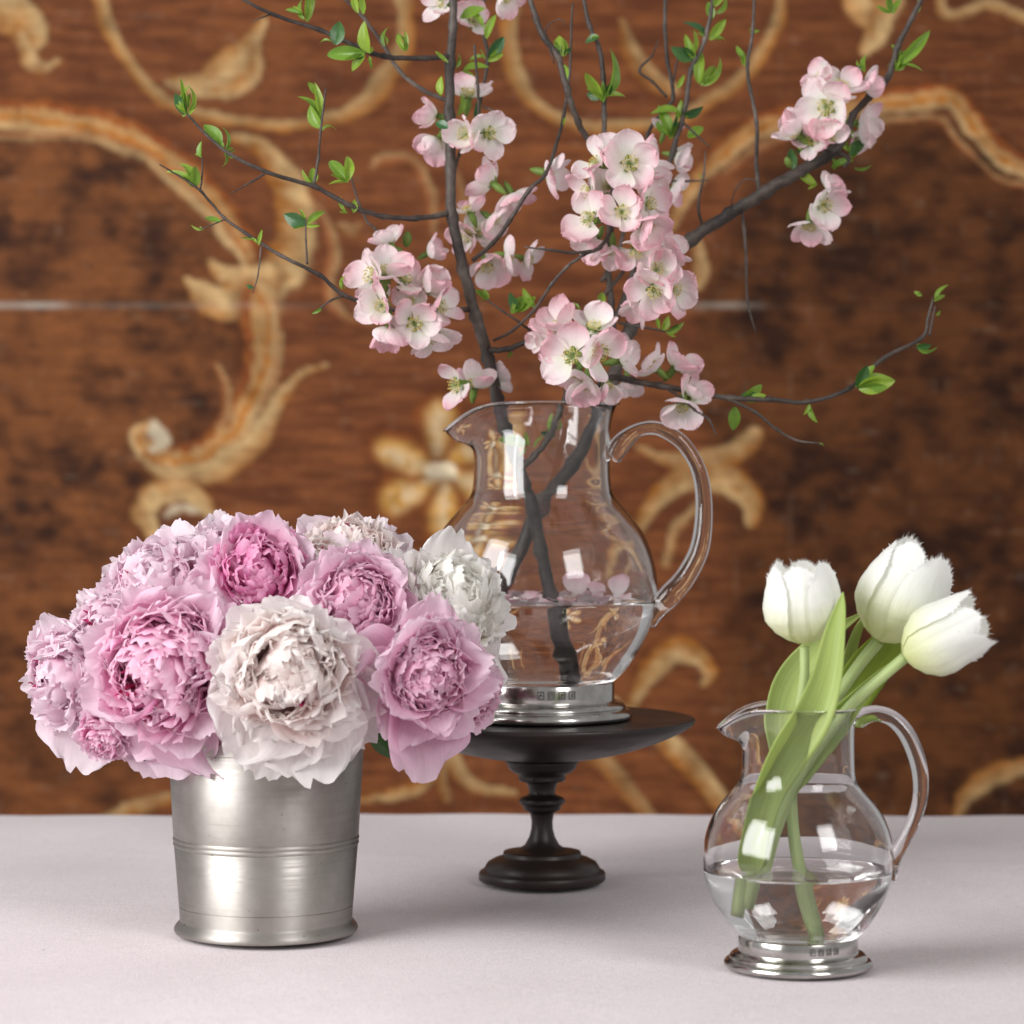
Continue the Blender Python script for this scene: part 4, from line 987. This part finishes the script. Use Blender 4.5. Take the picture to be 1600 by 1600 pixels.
# px, py, D, petal length px, facing (right, up, towards the viewer), opening, share of pink petals
QA = [(732, 140, 2.80, 46, (.1, .9, .3), 60, .3), (672, 178, 2.79, 44, (-.9, .2, .3), 55, .9), (680, 226, 2.79, 42, (-.5, -.8, .3), 45, .7), (724, 208, 2.74, 44, (-.4, .1, .8), 62, .1), (768, 208, 2.74, 46, (.5, -.1, .8), 64, .3),
      (688, 2, 2.79, 36, (-.5, .1, .6), 60, .1), (795, -2, 2.79, 42, (.5, -.4, .5), 60, .1), (742, 30, 2.82, 36, (.2, .2, .6), 60, .3),
      (762, 280, 2.79, 44, (-.6, .5, -.2), 60, .6), (864, 272, 2.76, 46, (.8, -.2, .3), 58, .1), (805, 312, 2.79, 46, (.4, -.7, .3), 58, .2), (732, 322, 2.80, 44, (-.3, .8, .1), 55, .7), (728, 368, 2.80, 46, (-.3, -.1, .5), 62, .5), (800, 398, 2.79, 44, (.9, .0, .1), 62, .1), (760, 420, 2.79, 46, (.1, -.7, .5), 58, .5), (748, 360, 2.81, 40, (.3, .3, .4), 60, .4), (830, 408, 2.80, 34, (.8, -.3, .3), 60, 0), (775, 345, 2.80, 40, (.3, -.2, .2), 60, .5),
      (607, 372, 2.74, 34, (-.4, .9, .1), 45, .2), (676, 392, 2.76, 34, (.8, .4, .2), 55, .2), (574, 428, 2.70, 48, (-.7, .2, .5), 60, .5), (606, 418, 2.71, 46, (.1, .8, .4), 60, .3), (636, 432, 2.72, 46, (.4, .5, .5), 60, .5), (672, 446, 2.73, 46, (.5, .6, .4), 58, .3), (592, 478, 2.68, 46, (-.4, -.1, .8), 50, .4), (606, 520, 2.69, 42, (-.1, -.9, .2), 45, .6), (648, 506, 2.69, 50, (.1, -.1, .9), 62, .6), (692, 478, 2.73, 44, (.6, .1, .5), 60, .4), (678, 532, 2.72, 46, (.3, -.8, .3), 55, .1), (640, 470, 2.73, 38, (0, .2, .6), 60, .4), (590, 450, 2.73, 38, (-.3, .3, .6), 60, .4),
      (708, 602, 2.72, 44, (-.6, -.1, .7), 60, .9), (742, 596, 2.76, 44, (.1, .8, .4), 52, .5), (782, 588, 2.80, 38, (.8, .5, .2), 52, .1)]
for q in QA: blossom(qa, *q)
bud(qa, 636, 374, 2.75, 14, (.1, .9, .2)); bud(qa, 624, 394, 2.75, 12, (-.4, .5, .4)); 
QB = [(965, 222, 2.74, 46, (.0, .9, .3), 58, .3), (985, 254, 2.68, 50, (.1, .1, 1), 62, .5), (925, 252, 2.70, 46, (-.7, .2, .6), 60, .4), (1020, 246, 2.72, 50, (.6, .4, .4), 60, .4), (1018, 284, 2.71, 44, (.6, -.2, .7), 60, .3), (912, 300, 2.70, 44, (-.8, .1, .4), 60, .4), (917, 340, 2.69, 46, (-.5, .1, .8), 60, .5), (972, 330, 2.67, 46, (.0, .1, 1), 55, .6), (1020, 318, 2.69, 46, (.7, .0, .6), 56, .3), (1012, 358, 2.68, 44, (.5, -.5, .6), 60, .7), (928, 382, 2.72, 46, (-.4, -.8, .4), 58, .1), (958, 396, 2.72, 40, (.0, -.9, .3), 55, .1), (995, 398, 2.70, 46, (.1, -.8, .5), 58, .5), (950, 290, 2.72, 44, (-.2, .2, .7), 60, .5),
      (1048, 388, 2.72, 48, (.6, .6, .4), 58, .2), (1028, 420, 2.70, 44, (.2, .1, .8), 62, .4), (1022, 458, 2.69, 48, (.0, -.5, .8), 56, .5), (1058, 456, 2.71, 48, (.6, -.3, .7), 58, .5), (992, 480, 2.72, 40, (-.6, -.6, .3), 55, .3), (1064, 245, 2.87, 36, (.8, -.2, .2), 58, .2), (1040, 200, 2.88, 32, (.2, .6, .2), 60, .1), (1056, 300, 2.86, 34, (.7, -.3, .2), 60, .1),
      (892, 556, 2.66, 58, (-.25, -.05, 1), 68, .6), (940, 552, 2.66, 56, (.35, -.05, 1), 66, .4), (928, 505, 2.70, 46, (.1, .7, .6), 58, .1), (868, 505, 2.71, 48, (-.5, .6, .4), 60, .6), (862, 548, 2.71, 44, (-.9, -.1, .3), 60, .3), (915, 606, 2.70, 42, (-.1, -.9, .3), 55, .4), (950, 606, 2.71, 42, (.3, -.8, .3), 55, .3), (900, 590, 2.71, 40, (-.3, -.8, .2), 58, .4), (978, 560, 2.73, 42, (.8, .2, .2), 55, .1),
      (1018, 570, 2.76, 44, (-.6, .5, .1), 60, .0), (1062, 566, 2.76, 44, (.5, .6, .2), 55, .6), (1086, 612, 2.75, 38, (.5, .5, .4), 58, .3), (1066, 640, 2.74, 40, (-.1, -.7, .4), 58, .1), (985, 604, 2.78, 34, (.2, -.7, .2), 60, 0), (840, 530, 2.73, 30, (-.8, -.2, .3), 55, .1),
      (1315, 130, 2.81, 50, (.1, .5, .7), 58, .5), (1288, 168, 2.80, 48, (-.4, -.1, .8), 58, .6), (1358, 134, 2.83, 42, (.8, .2, .3), 48, .3), (1240, 205, 2.82, 42, (-.7, .5, .3), 50, .3), (1296, 212, 2.81, 44, (.0, .0, .9), 60, .4), (1354, 196, 2.86, 46, (.7, -.2, .3), 58, .1), (1268, 218, 2.82, 40, (-.2, .1, .7), 60, .4), (1340, 225, 2.87, 34, (.3, -.7, .3), 60, .1), (1278, 120, 2.83, 36, (-.6, .3, .4), 60, .3),
      (1292, 322, 2.80, 46, (.35, -.25, .8), 54, .2), (1264, 358, 2.81, 44, (-.1, -.9, .3), 48, .3), (1300, 292, 2.83, 34, (.5, .5, .2), 58, .1)]
for q in QB: blossom(qb, *q)
bud(qb, 1232, 254, 2.83, 11, (-.3, .5, .3))

# ------------------------------------------------------------------ petals floating in the large jug
M['loose'] = petal_mat('loose_petal', (.92, .80, .80), (.94, .76, .79), (.92, .64, .70), .30, .04, (.86, .42, .52), .2)
FP = [petal_mesh('floating_petal', M['loose'], 1, .52, 10, 8, .2, 0, .9, -.2, .6, .07, .03, 0, 130+i, .6, rnd=1) for i in range(3)]
wl = bB.z+lB*sB
rf = random.Random(5)
k = 0; placed = []
while k < 34:
    a = rf.uniform(0, 2*PI); rad = math.sqrt(rf.uniform(.05, 1))*126*sB
    x, y = rad*math.cos(a), rad*math.sin(a)
    if x < -.04 and y < .02 and rf.random() < .5: continue
    L = rf.uniform(24, 34)*SD/4500
    o = link('floating_petal', FP[k % 3]); o.rotation_euler = (rf.uniform(-.22, .22), rf.uniform(-.22, .22), rf.uniform(0, 6))
    o.location = (bB.x+x, bB.y+y, wl+.0010+.0003*(k % 7)); o.scale = (L, L, L)
    tag(o, 'pale pink blossom petal floating on the water in the large jug', 'petal', 'loose petals floating in the large jug'); k += 1
for (px_, py_, dy, rx, rz, L, lab) in ((902, 938, .060, 1.0, .1, 50, 'widest pale pink petal standing up out of the water in the large jug'), (966, 936, .050, 1.05, -.5, 44, 'rounded whitish petal clinging upright to the glass near the handle'), (938, 942, .05, .7, .5, 36, 'small pink petal standing between the two larger upright ones in the large jug')):
    o = link('floating_petal', FP[0]); p = P(px_, py_, 2.80+dy); o.location = (p.x, p.y, wl+.001); o.rotation_euler = (rx, 0, rz); o.scale = (L*SD/4500,)*3
    tag(o, lab, 'petal')

# ------------------------------------------------------------------ tulips
def tulip_head(parent, base, axis, H, R, seed, open_=.0, yaw=0):
    """six fringed petals; base and axis are in world space"""
    r = random.Random(seed); W_ = zframe(axis, Vector((0, -1, 0)))
    prof = [(0, .10), (.06, .42), (.16, .72), (.32, .96), (.48, 1.0), (.66, .95), (.84, .82+open_*.25), (1.0, .66+open_*.5)]
    def rp(v):
        for (a, ra), (b_, rb) in zip(prof, prof[1:]):
            if v <= b_: t = (v-a)/(b_-a); t = t*t*(3-2*t)*.5+t*.5; return ra+(rb-ra)*t
        return prof[-1][1]
    for k in range(6):
        outer = k % 2 == 0; az0 = yaw+k*PI/3+r.uniform(-.1, .1)
        hw = r.uniform(.80, .92); hh = H*r.uniform(.92, 1.04)*(1.0 if outer else 1.03); lay = 1.0 if outer else .93
        vs, fs, uv = [], [], []; nu, nv = 28, 18
        for j in range(nv+1):
            v = j/nv
            wv = hw*(.30+.70*math.sin(min(1, v/.5)*PI/2))*(1-.36*max(0, (v-.62)/.38)**2.2)
            for i in range(nu+1):
                u = -1+2*i/nu
                L = 1-.14*abs(u)**2.2+.035*noise.noise(Vector((u*5, seed, k)))*v**3
                vv = v*L
                rad = R*rp(vv)*lay*(1+(.035 if outer else -.02)*(1-abs(u))*math.sin(PI*v)+.04*noise.noise(Vector((u*1.5, vv*2, seed+k*3))))+R*.035*abs(u)**3*(1 if outer else 0)
                rad -= R*.05*math.exp(-(u/.10)**2)*math.sin(PI*min(1, v*1.0))*.35
                a = az0+u*wv*(.55+.45/max(.3, rp(vv)))*.92
                vs.append(Vector((rad*math.cos(a), rad*math.sin(a), hh*vv))); uv.append(((u+1)/2, v))
        for j in range(nv):
            for i in range(nu):
                a = j*(nu+1)+i; fs.append((a, a+1, a+nu+2, a+nu+1))
        # fringe of fine teeth along the top edge and the upper sides
        edge = [(nv-3+q)*(nu+1) for q in range(3)]+[nv*(nu+1)+i for i in range(nu+1)]+[(nv-q)*(nu+1)+nu for q in range(1, 4)]
        for e0, e1 in zip(edge, edge[1:]):
            A, B = vs[e0], vs[e1]; cen = vs[(nv-4)*(nu+1)+nu//2]
            m_ = 2
            for q in range(m_):
                a_ = A.lerp(B, q/m_); b2 = A.lerp(B, (q+1)/m_); mid = (a_+b2)/2
                out = (mid-cen).normalized(); out = (out+Vector((r.uniform(-.5, .5), r.uniform(-.5, .5), r.uniform(-.1, .6)))).normalized()
                tl = R*r.uniform(.03, .13)*(1.7 if r.random() < .08 else 1)
                i0 = len(vs); vs += [a_, b2, mid+out*tl]; uv += [uv[e0], uv[e1], (uv[e0][0], 1)]; fs.append((i0, i0+1, i0+2))
        me = mesh('petal', vs, fs, uv, mat=M['tulip'])
        o = bpy.data.objects.new('petal', me); COL.objects.link(o); o.parent = parent
        o.matrix_local = Matrix.Translation(base-parent.location) @ W_
def ribbon(name, parent, pts, mat, fold=.5, nrm=Vector((0, -1, 0)), roll=0.0, nu=10, wavy=.0, seed=0, tip=True):
    """leaf blade: pts (px, py, D, half width px, roll)"""
    q = [tuple(P(p[0], p[1], p[2]))+(p[3]*p[2]/4500, p[4] if len(p) > 4 else 0) for p in pts]
    c = catmull(q, 8); n = len(c); vs, fs, uv = [], [], []
    pos = [Vector(p[:3]) for p in c]; L = 0
    for i in range(n):
        if i: L += (pos[i]-pos[i-1]).length
        T = (pos[min(i+1, n-1)]-pos[max(i-1, 0)]).normalized(); N0 = (nrm-T*nrm.dot(T)).normalized()
        N1 = Matrix.Rotation(c[i][4]+roll, 3, T) @ N0; B = T.cross(N1)
        hw = max(c[i][3], .0003)
        for k in range(nu+1):
            u = -1+2*k/nu; ang = u*fold
            if abs(fold) > .01: off = B*(math.sin(ang)/fold*hw)+N1*((1-math.cos(ang))/fold*hw)
            else: off = B*u*hw
            w_ = wavy*hw*noise.noise(Vector((L*30, u*1.5, seed)))*abs(u)
            vs.append(pos[i]+off+N1*w_-parent.location); uv.append(((u+1)/2, L*8))
    for i in range(n-1):
        for k in range(nu):
            a = i*(nu+1)+k; fs.append((a, a+1, a+nu+2, a+nu+1))
    me = mesh(name, vs, fs, uv, mat=mat)
    o = bpy.data.objects.new(name, me); COL.objects.link(o); o.parent = parent
    md = o.modifiers.new('thickness', 'SOLIDIFY'); md.thickness = .0009; md.offset = 0
    return o
def px_tube(name, parent, pts, mat, seg=14):
    q = [tuple(P(p[0], p[1], p[2]))+(p[3]*p[2]/4500,) for p in pts]; c = catmull(q, 7)
    return tube(name, [Vector(p[:3])-parent.location for p in c], [p[3] for p in c], mat, parent, seg)
TD = 2.33
t1 = empty('tulip', P(1258, 1010, 2.32), label='upright white fringed tulip at the left of the small glass jug', cat='tulip', group='white tulips in the small jug')
tulip_head(t1, P(1257, 1006, 2.315), Vector((-.06, -.04, 1)), 126*TD/4500, 61*TD/4500, 3, .10, .35)
px_tube('stem', t1, [(1257, 1010, 2.315, 7.5), (1257, 1055, 2.315, 7.5), (1250, 1105, 2.32, 7.5), (1240, 1170, 2.33, 8), (1237, 1240, 2.335, 8.5), (1240, 1300, 2.335, 9.5), (1250, 1360, 2.335, 10), (1262, 1410, 2.335, 10), (1270, 1452, 2.33, 9)], M['tulipstem'])
ribbon('leaf', t1, [(1222, 1190, 2.36, 20, .2), (1216, 1130, 2.37, 24, .2), (1228, 1075, 2.375, 26, .1), (1258, 1030, 2.38, 22, -.1), (1300, 990, 2.385, 12, -.2), (1352, 955, 2.39, 1)], M['tulipleaf'], .6, seed=1)
t2 = empty('tulip', P(1374, 1000, 2.35), label='tall white fringed tulip in the middle, leaning right behind the lower one', cat='tulip', group='white tulips in the small jug')
tulip_head(t2, P(1371, 1000, 2.35), Vector((.50, .02, .92)), 160*TD/4500, 68*TD/4500, 8, .12, .0)
px_tube('stem', t2, [(1372, 1002, 2.35, 10), (1340, 1042, 2.35, 9.5), (1300, 1100, 2.345, 9), (1262, 1160, 2.34, 9), (1225, 1235, 2.335, 9.5), (1197, 1310, 2.33, 9.5), (1183, 1360, 2.33, 9.5), (1172, 1415, 2.33, 9)], M['tulipstem'])
ribbon('leaf', t2, [(1290, 1160, 2.37, 22, .0), (1322, 1100, 2.375, 32, .1), (1352, 1050, 2.38, 36, .15), (1385, 1010, 2.385, 30, .2), (1405, 985, 2.39, 12, .2)], M['tulipleaf2'], .5, seed=2)
t3 = empty('tulip', P(1412, 1026, 2.30), label='lowest white fringed tulip, leaning far right in front of the tall one', cat='tulip', group='white tulips in the small jug')
tulip_head(t3, P(1412, 1026, 2.295), Vector((.90, -.10, .46)), 134*TD/4500, 55*TD/4500, 14, .40, .2)
px_tube('stem', t3, [(1414, 1027, 2.295, 9), (1380, 1056, 2.295, 8.5), (1335, 1096, 2.30, 9), (1290, 1150, 2.31, 9), (1245, 1220, 2.315, 9), (1212, 1300, 2.32, 9), (1196, 1360, 2.325, 9), (1185, 1400, 2.33, 9)], M['tulipstem'])
ribbon('leaf', t3, [(1178, 1366, 2.325, 6, -.1), (1174, 1346, 2.32, 22, -.1), (1182, 1300, 2.31, 24, 0), (1202, 1235, 2.30, 28, .1), (1232, 1175, 2.29, 34, .1), (1268, 1120, 2.285, 34, .0), (1292, 1060, 2.285, 27, -.2), (1306, 990, 2.285, 19, -.4), (1314, 950, 2.285, 10, -.5), (1317, 925, 2.285, .6, -.5)], M['tulipleaf'], .85, seed=3, wavy=.05)
ribbon('leaf', t3, [(1190, 1342, 2.33, 5, .2), (1184, 1322, 2.33, 16, .2), (1205, 1260, 2.32, 26, .2), (1245, 1190, 2.315, 34, .2), (1295, 1135, 2.31, 28, .3), (1340, 1088, 2.305, 16, .3), (1372, 1056, 2.305, 9, .3), (1398, 1032, 2.305, 1, .3)], M['tulipleaf'], .8, seed=4, wavy=.04)
ribbon('leaf', t2, [(1300, 1120, 2.38, 8, .5), (1318, 1050, 2.39, 14, .6), (1336, 990, 2.395, 11, .6), (1360, 950, 2.40, 1, .6)], M['tulipleaf'], .8, seed=6)

# ------------------------------------------------------------------ a peony leaf showing under the bouquet
pl = empty('peony_leaf', P(590, 1120, 2.47), label='dark green leaf tip poking out under the mauve peony right of the bucket', cat='leaf')
put_leaf(pl, 585, 1130, 2.47, -68, 72, 0, .9, 0, True)
print('objects', len(scn.objects))
